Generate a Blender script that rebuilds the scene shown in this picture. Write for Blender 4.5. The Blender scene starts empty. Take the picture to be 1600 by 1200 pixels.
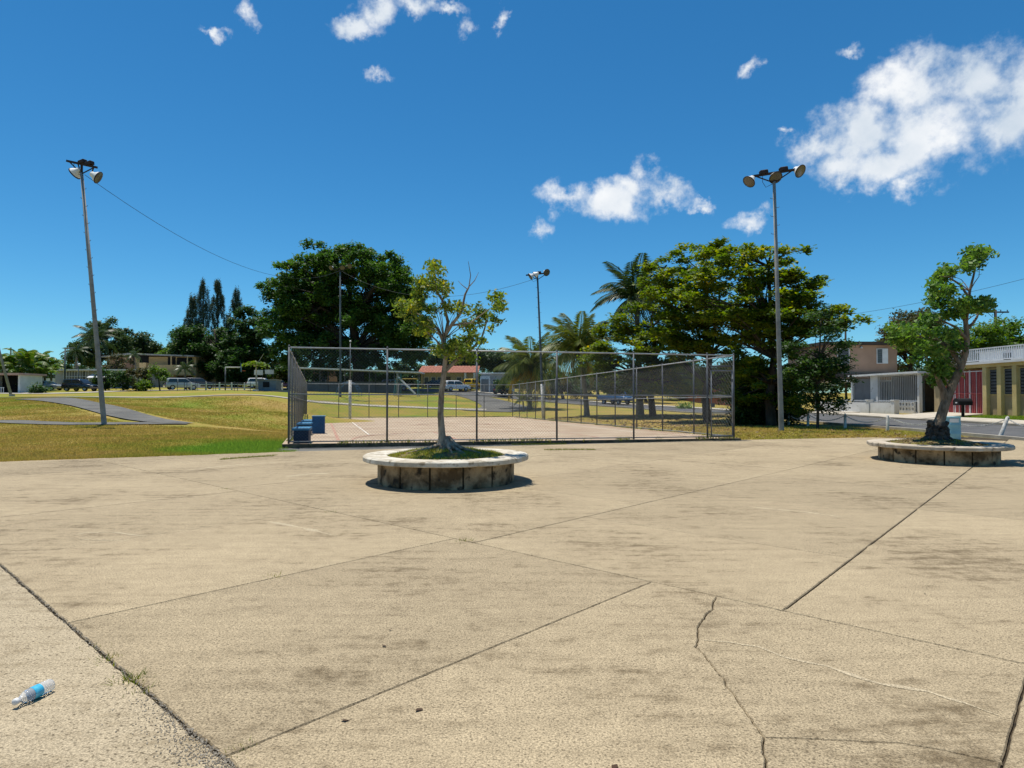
import bpy, math, random
import numpy as np
from mathutils import Vector, Matrix, noise as mnoise

rnd = random.Random(7)
S = bpy.context.scene
R = math.radians
# ------------------------------------------------------------------ camera
F = 1011.0                       # focal length in photo pixels (1600 wide)
CAMZ = 1.6
PITCH = math.atan(19 / F)
cam_d = bpy.data.cameras.new("camera")
cam_d.sensor_width = 36.0
cam_d.lens = F / 1600 * 36.0
cam_d.clip_start = 0.05
cam_d.clip_end = 6000
cam = bpy.data.objects.new("camera", cam_d)
S.collection.objects.link(cam)
cam.location = (0, 0, CAMZ)
cam.rotation_euler = (math.pi / 2 + PITCH, 0, 0)
S.camera = cam
_c, _s = math.cos(PITCH), math.sin(PITCH)


def ray(px, py):
    a = (px - 800) / F
    b = (600 - py) / F
    return Vector((a, _c - b * _s, _s + b * _c))


def G(px, py, z=0.0):
    d = ray(px, py)
    t = (z - CAMZ) / d.z
    return Vector((d.x * t, d.y * t, z))


def PT(px, py, Y):
    d = ray(px, py)
    t = Y / d.y
    return Vector((d.x * t, Y, CAMZ + d.z * t))


# ------------------------------------------------------------------ world
SUN_EL, SUN_AZ = 78.0, -46.0     # azimuth from +Y towards +X
W = bpy.data.worlds.new("World")
S.world = W
W.use_nodes = True
W.cycles.sampling_method = 'MANUAL'
W.cycles.sample_map_resolution = 256
nt = W.node_tree
nt.nodes.clear()


def N(tree, kind, **kw):
    n = tree.nodes.new(kind)
    for k, v in kw.items():
        if k.startswith("i_"):
            key = k[2:]
            key = int(key) if key.isdigit() else key
            n.inputs[key].default_value = v
        else:
            setattr(n, k, v)
    return n


def L(tree, a, b):
    tree.links.new(a, b)


def math_n(tree, op, a, b=None, clamp=False, c=None):
    n = tree.nodes.new("ShaderNodeMath")
    n.operation = op
    n.use_clamp = clamp
    for i, v in enumerate((a, b, c)):
        if v is None:
            continue
        if isinstance(v, (int, float)):
            n.inputs[i].default_value = v
        else:
            tree.links.new(v, n.inputs[i])
    return n.outputs[0]


SKY_STRENGTH = 0.082
sky = N(nt, "ShaderNodeTexSky", sky_type='NISHITA')
sky.sun_disc = False
sky.sun_elevation = R(SUN_EL)
sky.sun_rotation = R(SUN_AZ)
sky.altitude = 0
sky.air_density = 0.9
sky.dust_density = 0.0
sky.ozone_density = 4.5
hs = N(nt, "ShaderNodeHueSaturation", i_Saturation=1.12, i_Value=1.1)
tint = N(nt, "ShaderNodeMixRGB", blend_type='MULTIPLY')
tint.inputs[0].default_value = 1.0
tint.inputs[2].default_value = (0.66, 1.0, 1.09, 1)
L(nt, sky.outputs[0], tint.inputs[1])
L(nt, tint.outputs[0], hs.inputs['Color'])
tc = N(nt, "ShaderNodeTexCoord")
sep = N(nt, "ShaderNodeSeparateXYZ")
L(nt, tc.outputs['Generated'], sep.inputs[0])
az = math_n(nt, 'ARCTAN2', sep.outputs[0], sep.outputs[1])
el = math_n(nt, 'ARCSINE', sep.outputs[2])
comb = N(nt, "ShaderNodeCombineXYZ")
L(nt, az, comb.inputs[0])
L(nt, el, comb.inputs[1])
warp = N(nt, "ShaderNodeTexNoise", i_Scale=18.0, i_Detail=5.0, i_Roughness=0.65)
L(nt, tc.outputs['Generated'], warp.inputs['Vector'])
wsub = N(nt, "ShaderNodeVectorMath", operation='SUBTRACT')
L(nt, warp.outputs['Color'], wsub.inputs[0])
wsub.inputs[1].default_value = (0.5, 0.5, 0.5)
wsc = N(nt, "ShaderNodeVectorMath", operation='SCALE')
L(nt, wsub.outputs[0], wsc.inputs[0])
wsc.inputs['Scale'].default_value = 0.075
wadd = N(nt, "ShaderNodeVectorMath", operation='ADD')
L(nt, comb.outputs[0], wadd.inputs[0])
L(nt, wsc.outputs[0], wadd.inputs[1])
blobs = [(1420, 135, 75, 58), (1520, 125, 75, 52), (1605, 140, 70, 65), (1345, 205, 85, 55), (1455, 200, 120, 80),
         (1575, 190, 90, 60), (1290, 228, 48, 36), (1385, 250, 95, 40), (1428, 285, 32, 28), (1320, 262, 50, 30),
         (895, 308, 42, 24), (950, 315, 60, 30), (1008, 272, 24, 26), (985, 298, 45, 25), (1048, 306, 42, 22),
         (1105, 316, 20, 11), (1178, 342, 30, 17), (848, 358, 18, 20), (555, 38, 45, 22), (592, 12, 40, 30),
         (650, 8, 34, 18), (590, 118, 22, 14), (338, 48, 18, 9), (388, 20, 18, 22), (735, 45, 18, 22), (785, 38, 10, 20),
         (1172, 110, 18, 18), (1328, 82, 24, 13), (1236, 201, 17, 9), (700, 8, 30, 12)]
ang = []
for (x, y, rx, ry) in blobs:
    d = ray(x, y).normalized()
    d1 = ray(x + rx, y).normalized()
    d2 = ray(x, y - ry).normalized()
    a0, e0 = math.atan2(d.x, d.y), math.asin(d.z)
    small = max(0.0, 1 - math.sqrt(rx * ry) / 46)
    ang.append((a0, e0, abs(math.atan2(d1.x, d1.y) - a0) * (1 + small * .7), abs(math.asin(d2.z) - e0) * (1 + small * .7), small * .62))
crng = random.Random(3)
for k in range(8):               # the same kind of small clouds go on all round the horizon
    a0 = crng.uniform(R(55), R(305))
    if a0 > math.pi:
        a0 -= 2 * math.pi
    e0 = crng.uniform(.14, .75)
    for j in range(2):
        ang.append((a0 + crng.uniform(-.06, .06), e0 + crng.uniform(-.02, .03), crng.uniform(.05, .12), crng.uniform(.025, .05), .1))
acc = None
for (a0, e0, ra, re, off) in ang:
    sx, sy = 1 / (ra * 1.18), 1 / (re * 1.18)
    mp = N(nt, "ShaderNodeVectorMath", operation='MULTIPLY_ADD')
    L(nt, wadd.outputs[0], mp.inputs[0])
    mp.inputs[1].default_value = (sx, sy, 0)
    mp.inputs[2].default_value = (-a0 * sx, -e0 * sy, 0)
    ln = N(nt, "ShaderNodeVectorMath", operation='LENGTH')
    L(nt, mp.outputs[0], ln.inputs[0])
    val = ln.outputs['Value'] if off < .02 else math_n(nt, 'ADD', ln.outputs['Value'], off)
    if acc is None:
        acc = val
    else:
        n = N(nt, "ShaderNodeMath", operation='SMOOTH_MIN')
        L(nt, acc, n.inputs[0])
        L(nt, val, n.inputs[1])
        n.inputs[2].default_value = 0.25
        acc = n.outputs[0]
cn = N(nt, "ShaderNodeTexNoise", i_Scale=28.0, i_Detail=8.0, i_Roughness=0.58)
L(nt, tc.outputs['Generated'], cn.inputs['Vector'])
dens = math_n(nt, 'MULTIPLY', math_n(nt, 'SUBTRACT', 1.0, acc), 1.5)
dens = math_n(nt, 'ADD', dens, math_n(nt, 'MULTIPLY', math_n(nt, 'SUBTRACT', cn.outputs['Fac'], 0.5), 2.7))
mr = N(nt, "ShaderNodeMapRange", interpolation_type='SMOOTHSTEP')
L(nt, dens, mr.inputs['Value'])
mr.inputs['From Min'].default_value = -0.05
mr.inputs['From Max'].default_value = 1.3
mr.inputs['To Max'].default_value = 0.97
# billow shading of the cloud body
sn = N(nt, "ShaderNodeTexNoise", i_Scale=9.0, i_Detail=6.0, i_Roughness=0.55)
L(nt, tc.outputs['Generated'], sn.inputs['Vector'])
cr = N(nt, "ShaderNodeValToRGB")
cr.color_ramp.elements[0].position = 0.36
cr.color_ramp.elements[0].color = (6.3, 7.2, 8.2, 1)
cr.color_ramp.elements[1].position = 0.62
cr.color_ramp.elements[1].color = (9.6, 9.8, 10.0, 1)
L(nt, sn.outputs['Fac'], cr.inputs[0])
cmix = N(nt, "ShaderNodeMixRGB")
L(nt, mr.outputs[0], cmix.inputs[0])
L(nt, hs.outputs[0], cmix.inputs[1])
L(nt, cr.outputs[0], cmix.inputs[2])
bg = N(nt, "ShaderNodeBackground")
bg.inputs[1].default_value = SKY_STRENGTH
L(nt, cmix.outputs[0], bg.inputs[0])
wo = N(nt, "ShaderNodeOutputWorld")
L(nt, bg.outputs[0], wo.inputs[0])

# ------------------------------------------------------------------ sun and exposure
sd = bpy.data.lights.new("sun", 'SUN')
sd.energy = 4.6
sd.angle = R(0.53)
sd.color = (1.0, 0.95, 0.86)
sun = bpy.data.objects.new("sun", sd)
S.collection.objects.link(sun)
sdir = Vector((math.sin(R(SUN_AZ)) * math.cos(R(SUN_EL)), math.cos(R(SUN_AZ)) * math.cos(R(SUN_EL)), math.sin(R(SUN_EL))))
sun.rotation_euler = sdir.to_track_quat('Z', 'Y').to_euler()
S.view_settings.view_transform = 'Standard'
S.view_settings.look = 'None'
S.view_settings.gamma = 1.0
S.view_settings.use_curve_mapping = False
S.view_settings.exposure = 0.28
S.cycles.max_bounces = 4
S.cycles.diffuse_bounces = 2
S.cycles.transparent_max_bounces = 12

# ------------------------------------------------------------------ materials
MATS = {}


def mat(name, c1, c2=None, scale=3.0, rough=0.85, bump=0.0, bscale=None, metal=0.0, detail=5.0, stretch=(1, 1, 1),
        speck=None, spec=0.3, lo=0.35, hi=0.65, rand=0.0, local=False):
    """two colours mixed by noise, optional dark specks (colour, scale, threshold), bump and per-object variation"""
    if name in MATS:
        return MATS[name]
    m = bpy.data.materials.new(name)
    m.use_nodes = True
    t = m.node_tree
    b = t.nodes['Principled BSDF']
    b.inputs['Roughness'].default_value = rough
    b.inputs['Metallic'].default_value = metal
    b.inputs['Specular IOR Level'].default_value = spec
    c2 = c2 or tuple(x * 0.8 for x in c1)
    if local:
        src = N(t, "ShaderNodeTexCoord").outputs['Object']
    else:
        src = N(t, "ShaderNodeNewGeometry").outputs['Position']
    mp = N(t, "ShaderNodeMapping")
    mp.inputs['Scale'].default_value = stretch
    L(t, src, mp.inputs[0])
    n1 = N(t, "ShaderNodeTexNoise", i_Scale=scale, i_Detail=detail, i_Roughness=0.6)
    L(t, mp.outputs[0], n1.inputs['Vector'])
    r = N(t, "ShaderNodeValToRGB")
    r.color_ramp.elements[0].position = lo
    r.color_ramp.elements[1].position = hi
    r.color_ramp.elements[0].color = (*c2, 1)
    r.color_ramp.elements[1].color = (*c1, 1)
    L(t, n1.outputs['Fac'], r.inputs[0])
    col = r.outputs[0]
    if speck:
        n2 = N(t, "ShaderNodeTexNoise", i_Scale=speck[1], i_Detail=3.0)
        L(t, src, n2.inputs['Vector'])
        r2 = N(t, "ShaderNodeValToRGB")
        r2.color_ramp.elements[0].position = speck[2] - .06
        r2.color_ramp.elements[1].position = speck[2] + .06
        L(t, n2.outputs['Fac'], r2.inputs[0])
        mx = N(t, "ShaderNodeMixRGB")
        L(t, r2.outputs[0], mx.inputs[0])
        L(t, col, mx.inputs[1])
        mx.inputs[2].default_value = (*speck[0], 1)
        col = mx.outputs[0]
    if rand:
        oi = N(t, "ShaderNodeObjectInfo")
        h = N(t, "ShaderNodeHueSaturation")
        v = math_n(t, 'ADD', math_n(t, 'MULTIPLY', oi.outputs['Random'], rand), 1 - rand / 2)
        L(t, v, h.inputs['Value'])
        L(t, col, h.inputs['Color'])
        col = h.outputs[0]
    L(t, col, b.inputs['Base Color'])
    if bump:
        n3 = N(t, "ShaderNodeTexNoise", i_Scale=bscale or scale * 8, i_Detail=4.0)
        L(t, src, n3.inputs['Vector'])
        bp = N(t, "ShaderNodeBump", i_Strength=bump, i_Distance=0.02)
        L(t, n3.outputs['Fac'], bp.inputs['Height'])
        L(t, bp.outputs[0], b.inputs['Normal'])
    MATS[name] = m
    return m


def leaf_mat(name, stops, trans=0.35, rough=0.55):
    """leaf colours picked per leaf by the 'tint' attribute; light passes through"""
    if name in MATS:
        return MATS[name]
    m = bpy.data.materials.new(name)
    m.use_nodes = True
    t = m.node_tree
    b = t.nodes['Principled BSDF']
    out = t.nodes['Material Output']
    at = N(t, "ShaderNodeAttribute", attribute_name='tint')
    r = N(t, "ShaderNodeValToRGB")
    e = r.color_ramp.elements
    while len(e) < len(stops):
        e.new(0.5)
    for i, (p, c) in enumerate(stops):
        e[i].position = p
        e[i].color = (*c, 1)
    L(t, at.outputs['Fac'], r.inputs[0])
    L(t, r.outputs[0], b.inputs['Base Color'])
    b.inputs['Roughness'].default_value = rough
    b.inputs['Specular IOR Level'].default_value = 0.35
    tr = N(t, "ShaderNodeBsdfTranslucent")
    h = N(t, "ShaderNodeHueSaturation", i_Value=1.25, i_Saturation=1.15)
    L(t, r.outputs[0], h.inputs['Color'])
    L(t, h.outputs[0], tr.inputs['Color'])
    mx = N(t, "ShaderNodeMixShader")
    mx.inputs[0].default_value = trans
    L(t, b.outputs[0], mx.inputs[1])
    L(t, tr.outputs[0], mx.inputs[2])
    L(t, mx.outputs[0], out.inputs['Surface'])
    MATS[name] = m
    return m


def lawn_nodes(t, src):
    """colour of the dry lawn by place: large patches of green and straw"""
    n1 = N(t, "ShaderNodeTexNoise", i_Scale=0.16, i_Detail=6.0, i_Roughness=0.65)
    L(t, src, n1.inputs['Vector'])
    n2 = N(t, "ShaderNodeTexNoise", i_Scale=3.5, i_Detail=6.0, i_Roughness=0.7)
    L(t, src, n2.inputs['Vector'])
    s = math_n(t, 'ADD', math_n(t, 'MULTIPLY', n1.outputs['Fac'], 0.72), math_n(t, 'MULTIPLY', n2.outputs['Fac'], 0.28))
    # greener away from the dry middle: beside the court and up the bank
    sp = N(t, "ShaderNodeSeparateXYZ")
    L(t, src, sp.inputs[0])
    mr_ = N(t, "ShaderNodeMapRange")
    L(t, sp.outputs[1], mr_.inputs['Value'])
    mr_.inputs['From Min'].default_value = 38
    mr_.inputs['From Max'].default_value = 70
    mr_.inputs['To Min'].default_value = 0.0
    mr_.inputs['To Max'].default_value = 0.07
    mx_ = N(t, "ShaderNodeMapRange")
    L(t, sp.outputs[0], mx_.inputs['Value'])
    mx_.inputs['From Min'].default_value = -4
    mx_.inputs['From Max'].default_value = 4
    mx_.inputs['To Min'].default_value = 1.0
    mx_.inputs['To Max'].default_value = 0.2
    s = math_n(t, 'ADD', s, math_n(t, 'MULTIPLY', mr_.outputs[0], mx_.outputs[0]))
    for (cx, cy, rad, amt) in ((-7.7, 20.2, 3.3, 0.34), (-14, 16.6, 2.4, .05)):
        d = N(t, "ShaderNodeVectorMath", operation='DISTANCE')
        L(t, src, d.inputs[0])
        d.inputs[1].default_value = (cx, cy, 0)
        k = N(t, "ShaderNodeMapRange")
        L(t, d.outputs['Value'], k.inputs['Value'])
        k.inputs['From Min'].default_value = rad
        k.inputs['From Max'].default_value = rad * .35
        k.inputs['To Max'].default_value = amt
        s = math_n(t, 'ADD', s, k.outputs[0])
    r = N(t, "ShaderNodeValToRGB")
    e = r.color_ramp.elements
    e[0].position, e[0].color = 0.38, (0.35, 0.24, 0.078, 1)
    e[1].position, e[1].color = 0.72, (0.15, 0.235, 0.025, 1)
    x = e.new(0.50)
    x.color = (0.295, 0.225, 0.05, 1)
    x = e.new(0.60)
    x.color = (0.215, 0.215, 0.03, 1)
    L(t, s, r.inputs[0])
    return r.outputs[0]


def lawn_mat(name, blades=False):
    m = bpy.data.materials.new(name)
    m.use_nodes = True
    t = m.node_tree
    b = t.nodes['Principled BSDF']
    src = N(t, "ShaderNodeNewGeometry").outputs['Position']
    col = lawn_nodes(t, src)
    b.inputs['Roughness'].default_value = 0.9
    b.inputs['Specular IOR Level'].default_value = 0.15
    if blades:
        at = N(t, "ShaderNodeAttribute", attribute_name='tint')
        h = N(t, "ShaderNodeHueSaturation")
        L(t, math_n(t, 'ADD', math_n(t, 'MULTIPLY', at.outputs['Fac'], 0.9), 1.15), h.inputs['Value'])
        L(t, col, h.inputs['Color'])
        L(t, h.outputs[0], b.inputs['Base Color'])
        tr = N(t, "ShaderNodeBsdfTranslucent")
        L(t, h.outputs[0], tr.inputs['Color'])
        mx = N(t, "ShaderNodeMixShader")
        mx.inputs[0].default_value = 0.45
        L(t, b.outputs[0], mx.inputs[1])
        L(t, tr.outputs[0], mx.inputs[2])
        L(t, mx.outputs[0], t.nodes['Material Output'].inputs['Surface'])
    else:
        L(t, col, b.inputs['Base Color'])
        n3 = N(t, "ShaderNodeTexNoise", i_Scale=22.0, i_Detail=5.0)
        L(t, src, n3.inputs['Vector'])
        bp = N(t, "ShaderNodeBump", i_Strength=0.8, i_Distance=0.06)
        L(t, n3.outputs['Fac'], bp.inputs['Height'])
        L(t, bp.outputs[0], b.inputs['Normal'])
    return m


def concrete_mat(name, base, dark, rough_pits=0.5, rand=0.1, rougher=False):
    """weathered tan concrete: broad stains, broom streaks, pits and aggregate"""
    m = bpy.data.materials.new(name)
    m.use_nodes = True
    t = m.node_tree
    b = t.nodes['Principled BSDF']
    b.inputs['Roughness'].default_value = 0.9
    b.inputs['Specular IOR Level'].default_value = 0.2
    src = N(t, "ShaderNodeNewGeometry").outputs['Position']
    n1 = N(t, "ShaderNodeTexNoise", i_Scale=0.55, i_Detail=7.0, i_Roughness=0.62)
    L(t, src, n1.inputs['Vector'])
    mp = N(t, "ShaderNodeMapping")
    mp.inputs['Rotation'].default_value = (0, 0, R(-8))
    mp.inputs['Scale'].default_value = (0.5, 3.4, 1)
    L(t, src, mp.inputs[0])
    n2 = N(t, "ShaderNodeTexNoise", i_Scale=2.0, i_Detail=9.0, i_Roughness=0.72)
    L(t, mp.outputs[0], n2.inputs['Vector'])
    n5 = N(t, "ShaderNodeTexNoise", i_Scale=6.5, i_Detail=7.0, i_Roughness=0.75)
    L(t, src, n5.inputs['Vector'])
    f = math_n(t, 'ADD', math_n(t, 'MULTIPLY', n1.outputs['Fac'], 0.36), math_n(t, 'MULTIPLY', n2.outputs['Fac'], 0.34))
    f = math_n(t, 'ADD', f, math_n(t, 'MULTIPLY', n5.outputs['Fac'], 0.30))
    r = N(t, "ShaderNodeValToRGB")
    e = r.color_ramp.elements
    e[0].position, e[0].color = 0.40, (*dark, 1)
    e[1].position, e[1].color = 0.58, (*[x * 1.08 for x in base], 1)
    x = e.new(0.48)
    x.color = (*[(p * .8 + q * .2) for p, q in zip(base, dark)], 1)
    L(t, f, r.inputs[0])
    # sand grain
    n3 = N(t, "ShaderNodeTexNoise", i_Scale=95.0, i_Detail=4.0, i_Roughness=0.8)
    L(t, src, n3.inputs['Vector'])
    g = N(t, "ShaderNodeMapRange")
    L(t, n3.outputs['Fac'], g.inputs['Value'])
    g.inputs['From Min'].default_value = 0.34
    g.inputs['From Max'].default_value = 0.66
    g.inputs['To Min'].default_value = 0.38
    g.inputs['To Max'].default_value = 1.5
    h = N(t, "ShaderNodeHueSaturation")
    L(t, r.outputs[0], h.inputs['Color'])
    oi = N(t, "ShaderNodeObjectInfo")
    v = math_n(t, 'ADD', math_n(t, 'MULTIPLY', oi.outputs['Random'], rand), 1 - rand / 2)
    L(t, math_n(t, 'MULTIPLY', v, g.outputs[0]), h.inputs['Value'])
    # pits
    mp2 = N(t, "ShaderNodeMapping")
    mp2.inputs['Scale'].default_value = (1, 1.5, 1)
    mp2.inputs['Rotation'].default_value = (0, 0, R(20))
    L(t, src, mp2.inputs[0])
    n4 = N(t, "ShaderNodeTexNoise", i_Scale=38.0 if rougher else 55.0, i_Detail=2.0, i_Roughness=0.5)
    L(t, mp2.outputs[0], n4.inputs['Vector'])
    n6 = N(t, "ShaderNodeTexNoise", i_Scale=1.1, i_Detail=3.0)
    L(t, src, n6.inputs['Vector'])
    pv = math_n(t, 'ADD', n4.outputs['Fac'], math_n(t, 'MULTIPLY', math_n(t, 'SUBTRACT', n6.outputs['Fac'], .5), .18))
    pr = N(t, "ShaderNodeMapRange")
    L(t, pv, pr.inputs['Value'])
    pr.inputs['From Min'].default_value = 0.60
    pr.inputs['From Max'].default_value = 0.67
    pr.inputs['To Max'].default_value = rough_pits
    mx = N(t, "ShaderNodeMixRGB")
    L(t, pr.outputs[0], mx.inputs[0])
    L(t, h.outputs[0], mx.inputs[1])
    mx.inputs[2].default_value = (0.10, 0.075, 0.045, 1)
    L(t, mx.outputs[0], b.inputs['Base Color'])
    hh = math_n(t, 'SUBTRACT', math_n(t, 'MULTIPLY', n3.outputs['Fac'], .5), math_n(t, 'MULTIPLY', pr.outputs[0], .8))
    bp = N(t, "ShaderNodeBump", i_Strength=0.5, i_Distance=0.004)
    L(t, hh, bp.inputs['Height'])
    L(t, bp.outputs[0], b.inputs['Normal'])
    MATS[name] = m
    return m


def glass_mat(name, col=(0.02, 0.025, 0.03), rough=0.08):
    if name in MATS:
        return MATS[name]
    m = bpy.data.materials.new(name)
    m.use_nodes = True
    b = m.node_tree.nodes['Principled BSDF']
    b.inputs['Base Color'].default_value = (*col, 1)
    b.inputs['Roughness'].default_value = rough
    b.inputs['Specular IOR Level'].default_value = 0.6
    MATS[name] = m
    return m


# ------------------------------------------------------------------ mesh helpers
COL = S.collection


def link(o, parent=None):
    COL.objects.link(o)
    if parent is not None:
        o.parent = parent
    return o


class MB:
    def __init__(self):
        self.v, self.f = [], []

    def add(self, vs, fs):
        b = len(self.v)
        self.v += [tuple(p) for p in vs]
        self.f += [tuple(i + b for i in f) for f in fs]
        return self

    def box(self, c, s, rz=0.0, M=None):
        hx, hy, hz = s[0] / 2, s[1] / 2, s[2] / 2
        pts = [Vector((x, y, z)) for z in (-hz, hz) for (x, y) in ((-hx, -hy), (hx, -hy), (hx, hy), (-hx, hy))]
        rot = M if M is not None else Matrix.Rotation(rz, 3, 'Z')
        c = Vector(c)
        self.add([c + rot @ p for p in pts],
                 [(3, 2, 1, 0), (4, 5, 6, 7), (0, 1, 5, 4), (1, 2, 6, 5), (2, 3, 7, 6), (3, 0, 4, 7)])
        return self

    def bbox(self, x0, x1, y0, y1, z0, z1):
        return self.box(((x0 + x1) / 2, (y0 + y1) / 2, (z0 + z1) / 2), (x1 - x0, y1 - y0, z1 - z0))

    def bar(self, a, b, w, h=None):
        """square bar from a to b"""
        a, b = Vector(a), Vector(b)
        d = b - a
        q = d.to_track_quat('Z', 'Y').to_matrix()
        return self.box((a + b) / 2, (w, h or w, d.length), M=q)

    def tube(self, path, radii, n=8, cap=True):
        path = [Vector(p) for p in path]
        if not hasattr(radii, '__len__'):
            radii = [radii] * len(path)
        rings = []
        up = None
        for i, p in enumerate(path):
            d = (path[min(i + 1, len(path) - 1)] - path[max(i - 1, 0)])
            if d.length < 1e-9:
                d = Vector((0, 0, 1))
            d.normalize()
            if up is None:
                up = d.orthogonal().normalized()
            up = (up - d * up.dot(d))
            if up.length < 1e-6:
                up = d.orthogonal()
            up.normalize()
            w = d.cross(up)
            rings.append([p + (up * math.cos(2 * math.pi * k / n) + w * math.sin(2 * math.pi * k / n)) * radii[i] for k in range(n)])
        vs = [q for r_ in rings for q in r_]
        fs = []
        for i in range(len(path) - 1):
            for k in range(n):
                a, b = i * n + k, i * n + (k + 1) % n
                fs.append((a, b, b + n, a + n))
        if cap:
            fs.append(tuple(range(n - 1, -1, -1)))
            fs.append(tuple((len(path) - 1) * n + k for k in range(n)))
        return self.add(vs, fs)

    def lathe(self, prof, n=24, M=None, a0=0.0, a1=2 * math.pi):
        full = abs(a1 - a0 - 2 * math.pi) < 1e-6
        m = n if full else n + 1
        vs = []
        for (r_, z) in prof:
            for k in range(m):
                a = a0 + (a1 - a0) * k / n
                p = Vector((r_ * math.cos(a), r_ * math.sin(a), z))
                vs.append(M @ p if M is not None else p)
        fs = []
        for i in range(len(prof) - 1):
            for k in range(n):
                k2 = (k + 1) % m
                fs.append((i * m + k, i * m + k2, (i + 1) * m + k2, (i + 1) * m + k))
        return self.add(vs, fs)

    def prism(self, poly, z0, z1):
        n = len(poly)
        vs = [(p[0], p[1], z0) for p in poly] + [(p[0], p[1], z1) for p in poly]
        fs = [tuple(range(n - 1, -1, -1)), tuple(range(n, 2 * n))]
        fs += [(i, (i + 1) % n, n + (i + 1) % n, n + i) for i in range(n)]
        return self.add(vs, fs)

    def extrude_y(self, poly, y0, y1):
        """profile in x,z pulled along y"""
        n = len(poly)
        vs = [(p[0], y0, p[1]) for p in poly] + [(p[0], y1, p[1]) for p in poly]
        fs = [tuple(range(n)), tuple(range(2 * n - 1, n - 1, -1))]
        fs += [(i, n + i, n + (i + 1) % n, (i + 1) % n) for i in range(n)]
        return self.add(vs, fs)

    def mesh(self, name, m=None, smooth=False):
        me = bpy.data.meshes.new(name)
        me.from_pydata(self.v, [], self.f)
        if m is not None:
            me.materials.append(m)
        if smooth:
            me.polygons.foreach_set('use_smooth', [True] * len(me.polygons))
        me.update()
        return me

    def build(self, name, m, parent=None, smooth=False, loc=None):
        o = bpy.data.objects.new(name, self.mesh(name, m, smooth))
        if loc is not None:
            o.location = loc
        return link(o, parent)


def tag(o, label=None, cat=None, group=None, kind=None):
    if label:
        o['label'] = label
    if cat:
        o['category'] = cat
    if group:
        o['group'] = group
    if kind:
        o['kind'] = kind
    return o


def thing(name, loc, label, cat, group=None, rz=0.0):
    o = bpy.data.objects.new(name, None)
    o.empty_display_size = 0.3
    o.location = loc
    o.rotation_euler = (0, 0, rz)
    link(o)
    return tag(o, label, cat, group)


def inst(mesh, name, parent, loc=(0, 0, 0), rot=(0, 0, 0), scale=None):
    o = bpy.data.objects.new(name, mesh)
    o.location = loc
    o.rotation_euler = rot
    if scale:
        o.scale = scale
    return link(o, parent)


def fastmesh(name, V, nper, m, tint=None):
    """many separate little faces of nper corners, V is (k*nper, 3)"""
    me = bpy.data.meshes.new(name)
    nv = len(V)
    nf = nv // nper
    me.vertices.add(nv)
    me.vertices.foreach_set('co', np.asarray(V, dtype=np.float32).ravel())
    me.loops.add(nv)
    me.loops.foreach_set('vertex_index', np.arange(nv, dtype=np.int32))
    me.polygons.add(nf)
    me.polygons.foreach_set('loop_start', np.arange(0, nv, nper, dtype=np.int32))
    if tint is not None:
        a = me.attributes.new('tint', 'FLOAT', 'FACE')
        a.data.foreach_set('value', np.asarray(tint, dtype=np.float32))
    me.materials.append(m)
    me.update(calc_edges=True)
    return me


NR = np.random.default_rng(11)


def leaf_quads(P, size, up=0.5, aspect=0.55, rng=NR, jitter=0.45):
    """kite shaped leaves at points P"""
    n = len(P)
    nrm = rng.normal(size=(n, 3))
    nrm[:, 2] = np.abs(nrm[:, 2]) + up * 2
    nrm /= np.linalg.norm(nrm, axis=1)[:, None]
    d = rng.normal(size=(n, 3))
    d -= nrm * np.sum(d * nrm, axis=1)[:, None]
    d /= np.linalg.norm(d, axis=1)[:, None] + 1e-9
    w = np.cross(nrm, d)
    s = size * (1 + jitter * rng.uniform(-1, 1, size=n))[:, None]
    V = np.empty((n, 4, 3))
    V[:, 0] = P - d * s * .5
    V[:, 1] = P + w * s * aspect * .5 + d * s * .08 - nrm * s * .08
    V[:, 2] = P + d * s * .5 - nrm * s * .12
    V[:, 3] = P - w * s * aspect * .5 + d * s * .08 - nrm * s * .08
    return V.reshape(-1, 3)


def clump_points(c, r, n, rng=NR, shell=0.45):
    u = rng.normal(size=(n, 3))
    u /= np.linalg.norm(u, axis=1)[:, None]
    q = rng.uniform(size=n) ** shell
    return np.asarray(c) + u * q[:, None] * np.asarray(r)


# ------------------------------------------------------------------ terrain
ctrl = [(-13, 15, -.05), (-6, 17.5, -.05), (0, 10, -.06), (10, 10, -.06), (17, 20, -.05), (0, 0, -.06), (-10, 5, -.06), (-4, 4, -.06),
        (14, 5, -.06), (-20, 5, -.05), (0, -20, -.06), (30, -10, 0), (-40, -10, 0), (4, 20, -.06), (10, 23, -.05), (-20, 14, -.04),
        (-7.5, 20.5, -.05), (8.3, 23.9, -.05), (-18.4, 57.3, -.48), (0.3, 61.4, -.48), (-12, 40, -.33), (4.3, 42, -.28), (-4, 30, -.2), (-5, 45, -.4), (-9, 58, -.5),
        (0, 200, 4), (-100, 200, 5), (100, 200, 2), (60, 80, 1), (-120, 90, 3.2), (-80, 40, 1.5), (-60, 10, .3), (45, 30, .4), (29, 36, .4),
        (29, 44, .4), (29, 55, .25), (40, 55, .5), (24.6, 35, .1), (18.6, 25, -.03), (17, 35, -.05), (24, 60, 0), (29, 100, .6),
        (20, 66, -.08), (13, 34, -.03), (10, 45, -.2), (24.6, 20, .05), (30, 20, .2), (26.7, 40, .22), (26.7, 32, .2), (24.6, 45, .08), (18.6, 45, -.05)]
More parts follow.
